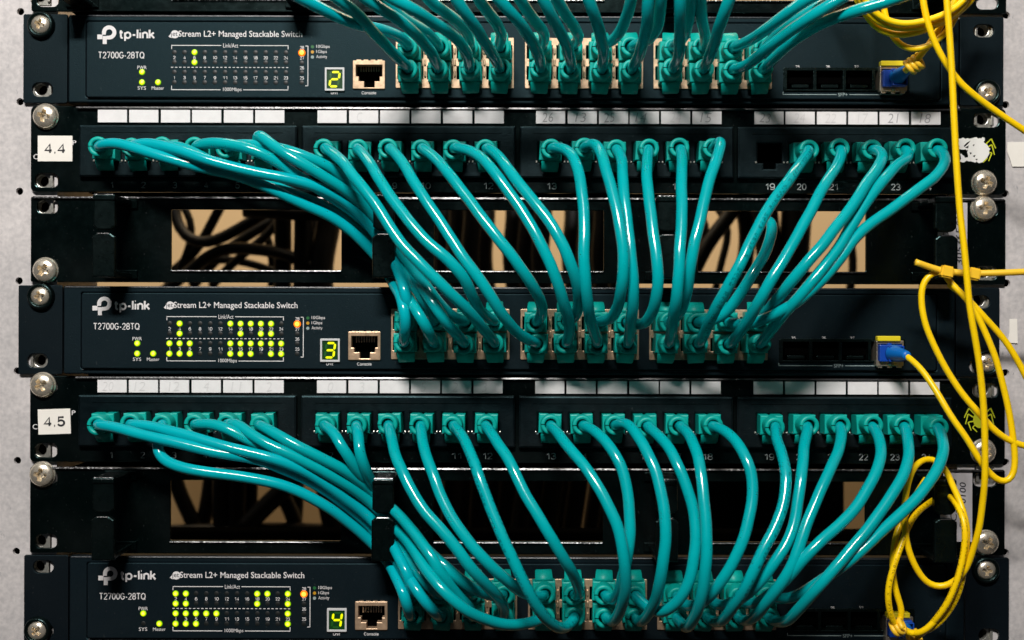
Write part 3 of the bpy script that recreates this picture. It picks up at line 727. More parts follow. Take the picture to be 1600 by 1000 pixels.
def make_panel(oy, num, hand, label, empty=None):
    d = Dev(0, oy); e = 0.002
    t = thing('patch_bay', label, 'patch panel', (d.x(800, 0), 0.01, d.z(303, 0)), 'patch panels of the rack')
    mb = MB()
    hs = [d.rr(71-17, 283-10, 71+19, 283+12, e, 9), d.rr(68-14, 184-10, 68+22, 184+10, e, 9),
          d.rr(1537-17, 185-10, 1537+23, 185+12, e, 9), d.rr(1537-17, 284-10, 1537+17, 284+10, e, 9)]
    polys = [d.rr(47, 167.5, 1571, 302, e, 8)] + hs
    for a, b in MODU: polys.append(d.rr(a+8, 204, b-8, 274, e))
    mb.plate(polys, 0.0, e, 'black_gloss', bev=0.0004)
    mb.box(d.x(118, .004), d.x(1500, .004), d.z(172.5, .004), d.z(169, .004), e-.0004, 0.0036, 'black_gloss', 0.0006, 3)
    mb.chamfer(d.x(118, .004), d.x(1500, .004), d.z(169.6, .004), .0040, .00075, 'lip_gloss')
    mb.box(d.x(130, e), d.x(1490, e), d.z(301.5, e), d.z(159.5, e), -0.030, -0.006, 'black_void')
    mb.build('panel_plate', t)
    body = 0.0052
    for gi, (a, b) in enumerate(MODU):
        mb = MB()
        polys = [d.rr(a, 197, b, 278, body, 2)]
        k0 = gi*6
        for k in range(k0, k0+6):
            x = X(NUMU[k], 0.002); 
            z = d.z(238.5, body)
            polys.append([(x-18.5*K, z+15*K), (x+18.5*K, z+15*K), (x+18.5*K, z-15*K), (x+9*K, z-15*K), (x+9*K, z-24*K), (x-9*K, z-24*K), (x-9*K, z-15*K), (x-18.5*K, z-15*K)])
        mb.plate(polys, e+.0001, body, 'module_plastic', bev=0.0009)
        for k in range(k0, k0+6):
            x = X(NUMU[k], 0.002); z = d.z(238.5, body)
            
            for q in (): mb.box(x+(-12+q*3.2)*K, x+(-11+q*3.2)*K, z+4*K, z+12*K, -0.0058, -0.004, 'cage_metal')
            for s in (-1, 1): mb.box(x+s*21.6*K-1.3*K, x+s*21.6*K+1.3*K, z-16*K, z-13*K, body-.0004, body+.0007, 'nut_metal', 0.0002)
        mb.box(d.x(a+22, body), d.x(b-22, body), d.z(209.3, body), d.z(208.6, body), body-.0003, body+.00012, 'black_gloss')
        mb.build('port_module', t)
    for k in range(24):
        mb = MB(); c = CARDU[k]
        j = random.uniform(-.5, .5)
        mb.box(d.x(c+j, .0031), d.x(c+45.6+j, .0031), d.z(193.2, .0031), d.z(173.2, .0031), e+.0001, 0.0031, 'card', 0.0001)
        if hand[k]:
            st, faint = hand[k].lstrip('~'), hand[k].startswith('~')
            wd = 8.5*len(st)
            off = random.uniform(-4, 4)
            d.text(mb, st, c+20+off-wd/2, 176, c+20+off+wd/2, 190.5, .00322, 'pencil_faint' if faint else 'pencil', -0.012, random.uniform(-6, 6), 0.15)
        mb.build('label_card', t)
    mb = MB()
    for k in range(24):
        n = k+1; wd = 2.6 if n == 1 else (3.6 if n < 10 else 7.4)
        d.stext(mb, str(n), NUMU[k]-wd+3, 285.6, NUMU[k]+wd+3, 296, e+.00013, 'ink_grey', 1.35)
    for st, a, b, c, f in (('C', 51.5, 243, 59, 251), ('P', 112.5, 221.5, 118.5, 228.5)): d.text(mb, st, a, b, c, f, e+.00013, 'ink_white', 0)
    mb.build('printed_lettering', t)
    mb = MB()
    rot = 0 if num == '4.4' else 2
    cx, cz = d.x(85.2, .0025), d.z(234.3 if num == '4.4' else 239, .0025)
    hw, hh = (27*K, 20*K) if num == '4.4' else (25.3*K, 19.6*K)
    M = Matrix.Translation((cx, 0, cz)) @ Matrix.Rotation(-R(rot), 4, 'Y')
    mb.box(-hw, hw, -hh, hh, e+.0001, .0025, 'sticker', 0.00008, 1, M)
    mb.stext(num, cx-17*K, cx+17*K, cz-8*K, cz+8.2*K, .00262, 'ink_black', 3.1*K, rot)
    mb.build('number_sticker', t)
    mb = MB()
    if num == '4.5':
        spider(mb, d, 1531, 231, e+.0002, 'ink_spider')
    else:
        spider(mb, d, 1531, 232, e+.00014, 'ink_spider', 'right')
        f = e + .0003
        blob = [(1496, 213), (1506, 212), (1514, 213), (1522, 211), (1530, 212), (1539, 211), (1536, 218), (1542, 222), (1546, 228), (1545, 235), (1542, 242), (1537, 247), (1532, 250), (1520, 249), (1508, 248), (1498, 250), (1501, 244), (1498, 234), (1504, 239), (1507, 243), (1512, 242), (1511, 236), (1512, 230), (1503, 230), (1498, 229)]
        holes = [[(1505, 224), (1510, 219), (1516, 216), (1511, 222), (1506, 226)], [(1507, 227), (1513, 223), (1512, 228)], [(1519, 223), (1522, 221), (1521, 225)], [(1514, 234), (1518, 235), (1516, 238)], [(1519, 240), (1524, 238), (1522, 242)], [(1523, 245), (1527, 244), (1526, 247)]]
        up = 1.8
        rg = random.Random(3); rag = []
        for (a, b), (c, g) in zip(blob, blob[1:]+blob[:1]):
            n = max(2, int(math.hypot(c-a, g-b)/2.2))
            rag += [(a+(c-a)*i/n+(rg.uniform(-1.1, 1.1) if i else 0), b+(g-b)*i/n+(rg.uniform(-1.3, 1.3) if i else 0)) for i in range(n)]
        blob = rag
        mb.plate([[(d.x(a, f), d.z(b+2, f)) for a, b in poly] for poly in [blob]+holes], f-.0001, f, 'ink_chalk')
    mb.build('spider_sticker', t)
    return t
make_panel(-0.2, '4.4', [None]*6 + [None, '~c', None, None, None, None] + ['26', '13', '25', '14', '~24', '15'] + ['23', '~24', '~22', '~17', '21', '18'],
           'upper black patch panel with pencilled cards, one empty socket and sticker 4.4', 18)
make_panel(421.8, '4.5', ['~20', '~12', '~12', '~4', '~11', '~2'] + ['~0', '~3', None, '~5', '~2', '~3'] + [None]*6 + [None]*6,
           'lower black patch panel with sticker 4.5 and a whole green spider')

# ================================================================== CABLE MANAGERS
def make_manager(oy, label, sticker=None, rings=(190, 608, 1032, 1448)):
    d = Dev(0, oy); e = 0.002
    t = thing('cable_manager', label, 'cable manager', (d.x(800, 0), 0.005, d.z(441, 0)), 'cable managers of the rack')
    mb = MB()
    hs = [d.rr(267, 328, 533, 422.5, e, 2), d.rr(678, 328, 943, 422.5, e, 2), d.rr(1090, 328, 1353, 422.5, e, 2),
          d.rr(74-17, 324-11, 74+16, 324+11, e, 9), d.rr(70-14, 424-11, 70+20, 424+11, e, 9),
          d.rr(1539-17, 324-11, 1539+20, 324+11, e, 9), d.rr(1541-17, 424-11, 1541+17, 424+11, e, 9)]
    mb.plate([d.rr(47.5, 308.5, 1571, 442, e, 3)] + hs, 0.0, e, 'black_gloss', bev=0.0003)
    mb.box(d.x(110, .0035), d.x(1490, .0035), d.z(311.5, .0035), d.z(309.3, .0035), e-.0004, .0028, 'black_gloss', 0.0005, 3)
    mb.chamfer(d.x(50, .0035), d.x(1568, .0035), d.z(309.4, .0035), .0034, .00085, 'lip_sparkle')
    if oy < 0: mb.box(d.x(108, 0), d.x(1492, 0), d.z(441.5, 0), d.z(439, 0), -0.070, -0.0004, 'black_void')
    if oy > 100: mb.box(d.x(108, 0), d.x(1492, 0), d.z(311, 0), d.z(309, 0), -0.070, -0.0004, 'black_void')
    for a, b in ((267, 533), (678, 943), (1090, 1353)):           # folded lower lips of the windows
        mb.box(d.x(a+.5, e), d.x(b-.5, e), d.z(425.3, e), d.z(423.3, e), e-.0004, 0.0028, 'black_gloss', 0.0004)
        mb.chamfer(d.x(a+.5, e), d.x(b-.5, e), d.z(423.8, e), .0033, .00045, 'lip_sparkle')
    mb.build('panel_plate', t)
    H0, H1 = 0.0268, 0.0302
    for a in rings:
        x = X(a, e); hw = 0.0053; zt = d.z(313, e); zb = d.z(437, e); zm = d.z(369, e)
        mb = MB()
        mb.box(x-hw*1.5, x+hw*1.5, zt-.0045, zt, e+.0001, 0.0035, 'black_gloss', .0004)
        mb.box(x-hw*1.5, x+hw*1.5, zb, zb+.0045, e+.0001, 0.0035, 'black_gloss', .0004)
        mb.box(x-hw, x+hw, zt-.0030, zt-.0002, .0034, H1-.0004, 'black_plastic', .0006)
        mb.box(x-hw, x+hw, zb+.0002, zb+.0030, .0034, H1-.0004, 'black_plastic', .0006)
        for up in (1, 0):
            if up: z0, z1 = zm + .0008, zt
            else: z0, z1 = zb, zm - .0004
            hh = (z1-z0)/2
            pr = rrect(x-hw, x+hw, z0, z1, .0022) if False else None
            if up: out = [(x-hw*.94, z1), (x-hw*.97, z0+.002), (x-hw*.6, z0+.0003), (x, z0), (x+hw*.6, z0+.0003), (x+hw*.97, z0+.002), (x+hw*.94, z1)]
            else: out = [(x-hw, z0), (x-hw*1.02, z1-.002), (x-hw*.62, z1-.0004), (x, z1), (x+hw*.62, z1-.0004), (x+hw*1.02, z1-.002), (x+hw, z0)]
            mb.plate([out], H0 - (.0016 if up else 0), H1 - (.0010 if up else 0), 'black_plastic', bev=.0007)
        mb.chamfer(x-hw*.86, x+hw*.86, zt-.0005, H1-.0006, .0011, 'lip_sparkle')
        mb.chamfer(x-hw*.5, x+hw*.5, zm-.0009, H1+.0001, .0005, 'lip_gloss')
        mb.build('cable_ring', t)
    if sticker:
        mb = MB(); (a, b, c, f), texts = sticker
        mb.box(d.x(a, .0024), d.x(c, .0024), d.z(f, .0024), d.z(b, .0024), e+.0001, .0024, 'label_film')
        for st, q in texts: d.text(mb, st, *q, .00252, 'ink_black', 0.006, 90, 0.12)
        mb.build('serial_label', t)
    return t
make_manager(-422.5, 'black cable manager whose lower edge shows at the top of the picture', None, (128, 470, 1032, 1448))
make_manager(0.6, 'upper black cable manager with three windows, between upper patch panel and middle switch', ((1465, 314, 1511, 423), [('305365', (1493, 354, 1504, 411)), ('P 007', (1473, 340, 1482, 410)), ('0100', (1493, 318, 1504, 350))]))
make_manager(423.6, 'lower black cable manager with three windows, between lower patch panel and lowest switch', ((1470, 313, 1520, 421), [('0100', (1500, 328, 1510, 361)), ('TRC.0', (1486, 362, 1496, 413)), ('305', (1500, 364, 1510, 400))]))

# ================================================================== TEAL PATCH CABLES
def boot_meshes():
    mb = MB()
    w2, h2 = .0055, .0047
    # collar block with a notch between two shoulders
    out = [(-w2, -h2), (w2, -h2), (w2, h2), (.0009, h2), (.0004, h2-.0006), (-.0004, h2-.0006), (-.0009, h2), (-w2, h2)]
    mb.plate([out], -0.004, 0.0072, 'boot_teal', bev=.0006)
    mb.lathe([(.0048, .0060), (.0048, .0095), (.0048, .0155), (.0046, .0162), (.0029, .0163), (.0028, .0140)], 'boot_teal', None, 28)
    mb.box(-.0047, -.0026, -.00015, .00015, .0158, .01642, 'black_void')
    me = bpy.data.meshes.new('strain_relief'); mb.bm.to_mesh(me)
    for n in mb.mats: me.materials.append(MATS[n])
    for f in me.polygons: pass
    tb = MB(); b = bmesh.new()
    # latch guard: a curved tapering tongue below the block
    prof = [(-.0046, .0066), (-.0062, .0064), (-.0078, .0056), (-.0092, .0042), (-.0098, .0028)]
    n = len(prof); rows = []
    for i, (z, d) in enumerate(prof):
        hw = .0044 - .0005*i/(n-1)
        rows.append([b.verts.new((-hw, -d, z)), b.verts.new((hw, -d, z)), b.verts.new((hw, -(d-.0016), z+.0002)), b.verts.new((-hw, -(d-.0016), z+.0002))])
    for a, c in zip(rows, rows[1:]):
        for k in range(4): b.faces.new((a[k], a[(k+1) % 4], c[(k+1) % 4], c[k]))
    b.faces.new(rows[0]); b.faces.new(rows[-1][::-1])
    bmesh.ops.recalc_face_normals(b, faces=b.faces[:])
    bmesh.ops.bevel(b, geom=b.edges[:], offset=.0003, segments=2, affect='EDGES')
    tb.absorb(b, 'boot_teal', None, True)
    tm = bpy.data.meshes.new('latch_guard'); tb.bm.to_mesh(tm); tm.materials.append(MATS['boot_teal'])
    return me, tm
BOOT, TAB = boot_meshes()
BOOTLEN = .0162
def add_boot(t, pos, up):
    o = bpy.data.objects.new('strain_relief', BOOT); COL.objects.link(o); o.parent = t
    o.location = pos - t.location
    o.rotation_euler = (R(random.uniform(-2.5, 2.5)), R(random.uniform(-3, 3)), R(random.uniform(-3, 3)))
    g = bpy.data.objects.new('latch_guard', TAB); COL.objects.link(g); g.parent = o
    if up: g.rotation_euler = (0, R(180), 0)
    return o

def panel_port(k, panel):          # k = 1..24
    x = X(NUMU[k-1], .002); z = Z(235.5, .012) if panel == '4.4' else Z(663-.6, .012)
    return Vector((x, -.0052, z))
def switch_port(dev, row, c):      # c = 0..11
    x = dev.x(PORTU[c]+1, .008)
    zl = dev.z(112, .015); z = zl if row == 'lower' else zl + .0103
    return Vector((x, -.0078, z))
PROF = [(0, 22), (.08, 36), (.17, 47), (.30, 52), (.45, 57), (.60, 61), (.74, 61), (.86, 52), (.94, 38), (1, 24)]
def prof_at(s, prof):
    for (a, da), (b, db) in zip(prof, prof[1:]):
        if s <= b: 
            u = (s-a)/(b-a); return da + (db-da)*u
    return prof[-1][1]
def cable(label, start, pts, end, layer=0, prof=PROF, m='cable_teal', r=.00263, group='teal patch cables', up=False):
    """start / end: port positions (or None for a cable leaving the picture); pts: traced (px, py[, mm])"""
    pos0 = start if start is not None else P(pts[0][0], pts[0][1], 40)
    t = thing('patch_cable', label, 'network cable', pos0, group)
    L = [0]
    chain = [(p[0], p[1]) for p in pts]
    def img(q): s = D/(D+q.y); return (800 + q.x/K*s, 500 - q.z/K*s)
    if start is not None: chain = [img(start + Vector((0, -BOOTLEN, 0)))] + chain
    if end is not None: chain = chain + [img(end + Vector((0, -BOOTLEN, 0)))]
    for a, b in zip(chain, chain[1:]): L.append(L[-1] + math.hypot(b[0]-a[0], b[1]-a[1]))
    off = 1 if start is not None else 0
    path = []
    if start is not None:
        path += [start + Vector((0, -.010, 0)), start + Vector((0, -BOOTLEN-.001, 0))]
    for i, p in enumerate(pts):
        s = L[i+off]/L[-1]
        mm = p[2] if len(p) > 2 else prof_at(s, prof) + layer*math.sin(math.pi*min(1, max(0, s)))**.6
        path.append(P(p[0], p[1], mm))
    if end is not None:
        path += [end + Vector((0, -BOOTLEN-.001, 0)), end + Vector((0, -.010, 0))]
    mb = MB(); mb.tube(wobble(smooth_path(path), .00011), r, m, 14); mb.build('cable_jacket', t)
    if start is not None: add_boot(t, start, False)
    if end is not None: add_boot(t, end, up)
    return t

ORD6 = ['first', 'second', 'third', 'fourth', 'fifth', 'sixth']
BL4 = ['leftmost', 'second', 'third', 'rightmost']
def plab(n, which): return 'teal cable from the %s socket of the %s block on the %s patch panel' % (ORD6[(n-1) % 6], BL4[(n-1)//6], which)
# -- panel 4.4 to switch 3
S3 = lambda row, c: switch_port(SW3, row, c)
HOOK = [(0, 22), (.10, 30), (.3, 33), (.8, 30), (1, 24)]
def c44(n, pts, row, c, **k):
    cable(plab(n, 'upper'), panel_port(n, '4.4'), pts, S3(row, c), up=(row == 'upper'), group='teal cables from panel 4.4 to the middle switch', **k)
c44(1, [(180, 227, 29), (221, 239, 34), (270, 253, 35), (319, 266, 35), (367, 276, 34), (429, 300, 32), (477, 323, 29), (510, 337, 26), (542, 357, 22), (568, 381, 19), (592, 408, 16), (612, 440, 22), (628, 472, 40), (634, 505, 42)], 'lower', 0, m='cable_cyan')
c44(2, [(230, 227, 29), (254, 232, 34), (286, 240, 38), (319, 252, 40), (351, 261, 40), (400, 272, 39), (461, 284, 37), (510, 300, 33), (542, 319, 28), (565, 340, 23), (585, 364, 20), (604, 392, 21), (622, 425, 32), (633, 458, 42), (637, 486, 38)], 'upper', 0, m='cable_cyan')
c44(3, [(280, 232, 27), (310, 246, 31), (360, 270, 29), (410, 287, 28), (460, 305, 27), (510, 326, 23), (545, 349, 17), (572, 372, 12), (600, 402, 11), (622, 440, 22), (645, 476, 40), (664, 508, 45)], 'lower', 1)
c44(4, [(325, 226, 30), (351, 227, 35), (380, 232, 37), (412, 244, 37), (437, 258, 35), (465, 278, 33), (505, 302, 29), (545, 328, 24), (570, 350, 17), (596, 378, 14), (620, 408, 23), (640, 438, 36), (660, 466, 42)], 'upper', 1)
c44(5, [(380, 228, 28), (420, 231, 31), (445, 236, 33), (469, 244, 33), (502, 257, 31), (525, 270, 27), (545, 292, 23), (565, 320, 20), (590, 356, 15), (615, 392, 17), (640, 425, 32), (665, 458, 46), (692, 497, 50)], 'lower', 2)
c44(6, [(400, 211, 29), (420, 226, 36), (445, 242, 40), (477, 261, 40), (510, 281, 37), (542, 301, 32), (567, 322, 26), (588, 346, 21), (610, 374, 20), (637, 410, 32), (662, 442, 44), (682, 470, 47), (702, 492, 40)], 'upper', 2)
c44(7, [(530, 250), (552, 278), (575, 305), (600, 342), (625, 380), (662, 419), (700, 455), (737, 492)], 'lower', 3, layer=2)
c44(8, [(574, 252), (590, 280), (607, 305), (637, 345), (662, 375), (700, 406), (722, 431), (738, 462), (752, 488)], 'upper', 3, layer=3)
c44(9, [(626, 252), (643, 282), (662, 310), (692, 355), (725, 405), (755, 445), (782, 487), (806, 518)], 'lower', 4, layer=0)
c44(10, [(683, 252), (700, 272), (715, 292), (745, 330), (775, 370), (800, 401), (825, 435), (842, 465), (848, 488)], 'upper', 4)
c44(11, [(742, 240), (765, 262), (800, 308), (825, 346), (850, 391), (867, 431), (880, 470), (890, 504)], 'lower', 5, layer=-1)
c44(12, [(778, 244), (800, 275), (825, 305), (850, 335), (875, 375), (895, 420), (904, 462), (901, 490)], 'upper', 5, layer=4)
c44(13, [(885, 234), (898, 253), (906, 282), (910, 312), (912, 350), (912, 400), (914, 437), (918, 475), (926, 510)], 'lower', 6, layer=2)
c44(14, [(928, 223), (938, 238), (944, 258), (953, 290), (962, 325), (970, 362), (974, 400), (972, 437), (968, 470), (955, 496)], 'upper', 6, layer=4)
c44(15, [(969, 243), (971, 262), (973, 290), (976, 325), (981, 362), (986, 400), (989, 437), (989, 475), (985, 508)], 'lower', 7, layer=-1)
c44(16, [(1010, 246), (1009, 265), (1011, 290), (1016, 337), (1022, 375), (1027, 412), (1027, 450), (1021, 483), (1006, 505)], 'upper', 7, layer=2)
c44(17, [(1064, 246), (1064, 270), (1064, 305), (1064, 350), (1062, 387), (1060, 425), (1057, 462), (1051, 503)], 'lower', 8, layer=4)
c44(18, [(1125, 217), (1122, 236), (1115, 255), (1105, 289), (1094, 337), (1085, 375), (1079, 412), (1072, 457), (1062, 488)], 'upper', 8, layer=1)
c44(20, [(1258, 242), (1243, 262), (1225, 288), (1210, 308), (1198, 325), (1175, 370), (1157, 410), (1137, 445), (1115, 487), (1102, 515)], 'lower', 9, layer=3, m='cable_teal_print')
c44(21, [(1311, 246), (1297, 272), (1282, 295), (1267, 325), (1250, 357), (1232, 390), (1212, 422), (1190, 462), (1166, 503)], 'lower', 10, layer=1)
c44(22, [(1378, 236), (1372, 255), (1350, 288), (1330, 320), (1307, 350), (1285, 380), (1260, 407), (1237, 437), (1217, 462), (1192, 492)], 'upper', 11, layer=2)
c44(23, [(1420, 240), (1400, 255), (1375, 283), (1350, 317), (1325, 357), (1307, 390), (1285, 417), (1255, 453), (1224, 490), (1200, 520)], 'lower', 11, layer=-2)
c44(24, [(1477, 240), (1472, 258), (1458, 274), (1432, 294), (1400, 318), (1362, 345), (1337, 366), (1318, 392), (1292, 426), (1255, 462), (1205, 492), (1165, 505)], 'upper', 10, layer=-4)
cable('teal cable coming through the right window of the upper cable manager', None,
      [(1186, 350, -150), (1187, 347, -70), (1189, 342, -22), (1194, 341, 10), (1206, 352, 30), (1196, 392, 36), (1175, 427, 40), (1150, 466, 38), (1127, 494, 34)], S3('upper', 9), up=True, group='teal cables from panel 4.4 to the middle switch')

# -- panel 4.5 to switch 4
S4 = lambda row, c: switch_port(SW4, row, c)
def c45(n, pts, row, c, **k):
    cable(plab(n, 'lower'), panel_port(n, '4.5'), pts, S4(row, c), up=(row == 'upper'), group='teal cables from panel 4.5 to the lowest switch', **k)
c45(1, [(180, 671, 29), (215, 681, 34), (265, 692, 37), (310, 703, 38), (360, 713, 38), (400, 719, 36), (440, 733, 33), (477, 749, 30), (515, 771, 26), (550, 797, 20), (580, 824, 14), (602, 850, 14), (625, 880, 28), (648, 915, 42), (672, 947, 44)], 'lower', 1, m='cable_cyan')
c45(2, [(228, 668, 28), (265, 676, 33), (300, 685, 36), (340, 697, 38), (375, 706, 39), (429, 719, 39), (469, 733, 36), (502, 752, 32), (542, 781, 26), (568, 800, 21), (592, 823, 19), (615, 852, 26), (632, 885, 38), (645, 916, 40)], 'upper', 0, m='cable_cyan')
c45(3, [(256, 668, 27), (246, 688, 30), (246, 706, 31), (256, 721, 33), (278, 732, 36), (312, 739, 37), (362, 745, 36), (400, 751, 35), (450, 762, 33), (500, 786, 29), (540, 813, 23), (572, 839, 18), (598, 866, 15), (618, 895, 28), (635, 936, 40)], 'lower', 0, m='cable_cyan')
c45(4, [(330, 665, 29), (351, 670, 33), (385, 688, 33), (420, 703, 32), (460, 722, 30), (500, 742, 27), (535, 764, 22), (565, 785, 15), (592, 810, 12), (620, 842, 20), (645, 880, 34), (670, 914, 40)], 'upper', 1)
c45(5, [(370, 664, 29), (388, 677, 34), (412, 693, 37), (453, 711, 38), (494, 731, 36), (526, 749, 32), (559, 769, 26), (580, 786, 21), (600, 803, 20), (620, 826, 24), (642, 850, 38), (662, 882, 50), (692, 921, 60), (725, 950, 60), (762, 969, 52), (802, 977, 42)], 'lower', 4, layer=0)
c45(6, [(414, 670, 31), (445, 687, 37), (477, 705, 38), (510, 721, 36), (542, 737, 32), (567, 756, 26), (585, 771, 21), (604, 786, 20), (625, 806, 31), (650, 835, 43), (675, 868, 52), (692, 898, 53), (712, 924, 48), (736, 950, 42)], 'lower', 2)
c45(7, [(521, 675, 31), (532, 695, 36), (550, 721, 35), (565, 745, 29), (580, 766, 19), (600, 788, 14), (626, 812, 19), (655, 843, 33), (690, 885, 44), (722, 918, 44)], 'upper', 2)
c45(8, [(561, 680, 31), (563, 706, 37), (570, 730, 35), (580, 752, 27), (592, 772, 20), (610, 790, 19), (632, 815, 26), (660, 850, 40), (700, 888, 50), (745, 922, 46)], 'upper', 3)
c45(9, [(612, 682), (617, 706), (627, 731), (640, 760), (662, 796), (695, 832), (717, 860), (740, 890), (770, 922), (790, 948)], 'lower', 3, layer=3)
c45(10, [(660, 682), (666, 710), (677, 740), (690, 775), (707, 808), (732, 845), (762, 877), (792, 905), (822, 928)], 'upper', 4, layer=0)
c45(11, [(721, 677), (732, 700), (745, 730), (757, 765), (775, 812), (800, 866), (817, 903), (837, 940), (857, 968), (882, 982)], 'lower', 5, layer=5, m='cable_teal_print')
c45(12, [(768, 676), (782, 698), (800, 725), (815, 759), (837, 797), (862, 838), (885, 875), (902, 906), (908, 928)], 'upper', 5, layer=1)
c45(13, [(873, 677), (888, 697), (912, 725), (935, 757), (955, 795), (970, 832), (978, 875), (980, 912), (974, 948), (960, 971)], 'lower', 6, layer=6)
c45(14, [(922, 668), (943, 684), (960, 705), (973, 732), (982, 765), (986, 802), (986, 840), (980, 880), (972, 915), (962, 937)], 'upper', 6, layer=-4)
c45(15, [(979, 660), (1000, 683), (1015, 711), (1028, 742), (1040, 795), (1042, 838), (1037, 887), (1030, 925), (1017, 957), (1002, 972)], 'lower', 7, layer=5)
c45(16, [(1022, 673), (1040, 690), (1057, 717), (1072, 752), (1085, 795), (1090, 832), (1087, 870), (1079, 907), (1064, 936), (1040, 956), (1018, 950)], 'upper', 7, layer=0)
c45(17, [(1072, 671), (1083, 688), (1093, 716), (1098, 750), (1104, 800), (1106, 850), (1105, 887), (1100, 925), (1090, 958), (1076, 980)], 'lower', 8, layer=6)
c45(18, [(1131, 670), (1148, 684), (1165, 708), (1176, 740), (1178, 765), (1174, 800), (1165, 837), (1150, 872), (1128, 909), (1105, 936), (1078, 946)], 'upper', 8, layer=1)
c45(19, [(1213, 678), (1221, 702), (1228, 728), (1231, 752), (1225, 787), (1215, 817), (1200, 847), (1190, 867), (1170, 910), (1147, 948), (1126, 971)], 'lower', 9, layer=4, m='cable_teal_print')
c45(20, [(1260, 680), (1257, 702), (1254, 737), (1251, 760), (1246, 800), (1236, 838), (1218, 868), (1195, 900), (1165, 930), (1130, 945)], 'upper', 9, layer=-1)
c45(21, [(1316, 678), (1311, 702), (1296, 737), (1289, 752), (1272, 790), (1257, 832), (1246, 867), (1228, 902), (1200, 940), (1172, 968)], 'lower', 10, layer=1)
c45(22, [(1372, 675), (1378, 695), (1374, 725), (1361, 755), (1335, 795), (1305, 825), (1275, 852), (1252, 876), (1230, 903), (1205, 928), (1175, 942)], 'upper', 10, layer=2)
c45(23, [(1418, 678), (1422, 698), (1418, 726), (1402, 759), (1375, 800), (1342, 842), (1310, 882), (1282, 912), (1255, 945), (1228, 970)], 'lower', 11, layer=2)
c45(24, [(1472, 676), (1476, 695), (1471, 720), (1451, 753), (1420, 790), (1390, 817), (1362, 842), (1340, 865), (1307, 890), (1275, 911), (1240, 932)], 'upper', 11, layer=-2)

# -- switch 2: cables dropping in from above the picture
S2 = lambda row, c: switch_port(SW2, row, c)
DROP = [(0, 88), (.4, 80), (.7, 62), (.88, 43), (1, 25)]
BLK = ['left', 'middle', 'right']; ORD = ['first', 'second', 'third', 'fourth']
def c2(row, c, pts, layer=0, m='cable_teal'):
    lab = 'teal cable dropping into the %s %s socket of the %s port block, topmost switch' % (ORD[c % 4], row, BLK[c//4])
    cable(lab, None, pts, S2(row, c), layer, DROP, m, up=(row == 'upper'), group='teal cables into the topmost switch')
c2('upper', 0, [(380, -50), (425, -25), (470, 0), (512, 22), (550, 38), (595, 48), (625, 60)], 3, 'cable_cyan')
c2('lower', 0, [(470, -40), (525, 0), (555, 22), (578, 48), (598, 70), (618, 90)], -3)
c2('lower', 1, [(520, -40), (570, 0), (605, 22), (640, 47), (668, 78)], 1)
c2('upper', 1, [(560, -40), (592, 0), (628, 30), (662, 50)], -5)
c2('lower', 2, [(565, -30), (612, 0), (645, 16), (675, 36), (707, 57), (727, 82)], 4)
c2('upper', 2, [(640, -40), (667, 0), (700, 25), (726, 48)], -3)
c2('lower', 3, [(690, -40), (710, 0), (737, 38), (762, 77)], 3)
c2('upper', 3, [(730, -45), (745, 0), (767, 27), (780, 50)], -2)
c2('lower', 4, [(752, -40), (776, 0), (800, 24), (824, 57), (838, 82)], 2)
c2('upper', 4, [(786, -40), (810, 0), (831, 30), (849, 55)], -4)
c2('lower', 5, [(825, -45), (846, 0), (868, 40), (886, 78)], 3)
c2('upper', 5, [(850, -40), (868, 0), (888, 32), (902, 58)], -3)
c2('lower', 6, [(905, -45), (917, 0), (930, 34), (940, 72)], 3)
c2('upper', 6, [(990, -45), (983, 0), (976, 28), (961, 56)], -3)
c2('lower', 7, [(1014, -45), (1010, 0), (1008, 38), (1000, 75)], 3)
c2('upper', 7, [(1034, -45), (1030, 0), (1026, 35), (1012, 60)], -2)
c2('lower', 8, [(1060, -45), (1060, 0), (1060, 48), (1059, 82)], 3)
c2('upper', 8, [(1080, -45), (1077, 0), (1072, 37), (1064, 58)], -3)
c2('upper', 9, [(1088, -45), (1092, 0), (1095, 36), (1100, 55)], -3)
c2('lower', 9, [(1150, -45), (1136, 0), (1122, 38), (1110, 78)], 3)
c2('upper', 10, [(1300, -25), (1252, 0), (1228, 18), (1200, 40), (1175, 57), (1156, 68)], 0)
c2('lower', 10, [(1350, -30), (1302, 0), (1268, 22), (1237, 42), (1203, 68), (1175, 92), (1158, 103)], 2)
c2('lower', 11, [(1440, -22), (1375, 2), (1325, 17), (1282, 33), (1245, 56), (1212, 84)], 4)
c2('upper', 11, [(1330, -20), (1290, 0), (1250, 24), (1222, 44), (1202, 62)], -4)

# ================================================================== FIBRE
def transceiver(px, py, label):
    c = P(px, py, 9); z0, z1 = c.z-21*K, c.z+18*K; x0, x1 = c.x-21*K, c.x+21*K
    t = thing('transceiver', label, 'transceiver', (c.x, -.007, c.z), 'transceivers in the switches')
    mb = MB()
    mb.plate([rrect(x0, x1, z0, z1, 1.5*K), rrect(x0+2.5*K, x1-2.5*K, z0+8*K, z1-5*K, K)], -.004, .0112, 'cage_metal', bev=.0002)
    for q in (-15, 0, 15): mb.box(c.x+(q-3.5)*K, c.x+(q+3.5)*K, z0-3*K, z0+1*K, .0085, .0108, 'cage_metal', .0002)
    mb.lathe([(0, .0117), (3*K, .0117), (3*K, .0111)], 'cage_metal', Matrix.Translation((c.x, 0, z0+3.5*K)), 14)
    mb.build('cage', t)
    mb = MB(); mb.box(x0+.5*K, x1-6*K, z1-1*K, z1+7*K, .0086, .0125, 'latch_yellow', .0004); mb.build('release_latch', t)
    return t
transceiver(1392, 119, 'metal transceiver with yellow latch, holding a dark blue plug, in the topmost switch')
transceiver(1389, 547, 'metal transceiver with yellow latch in the middle switch')
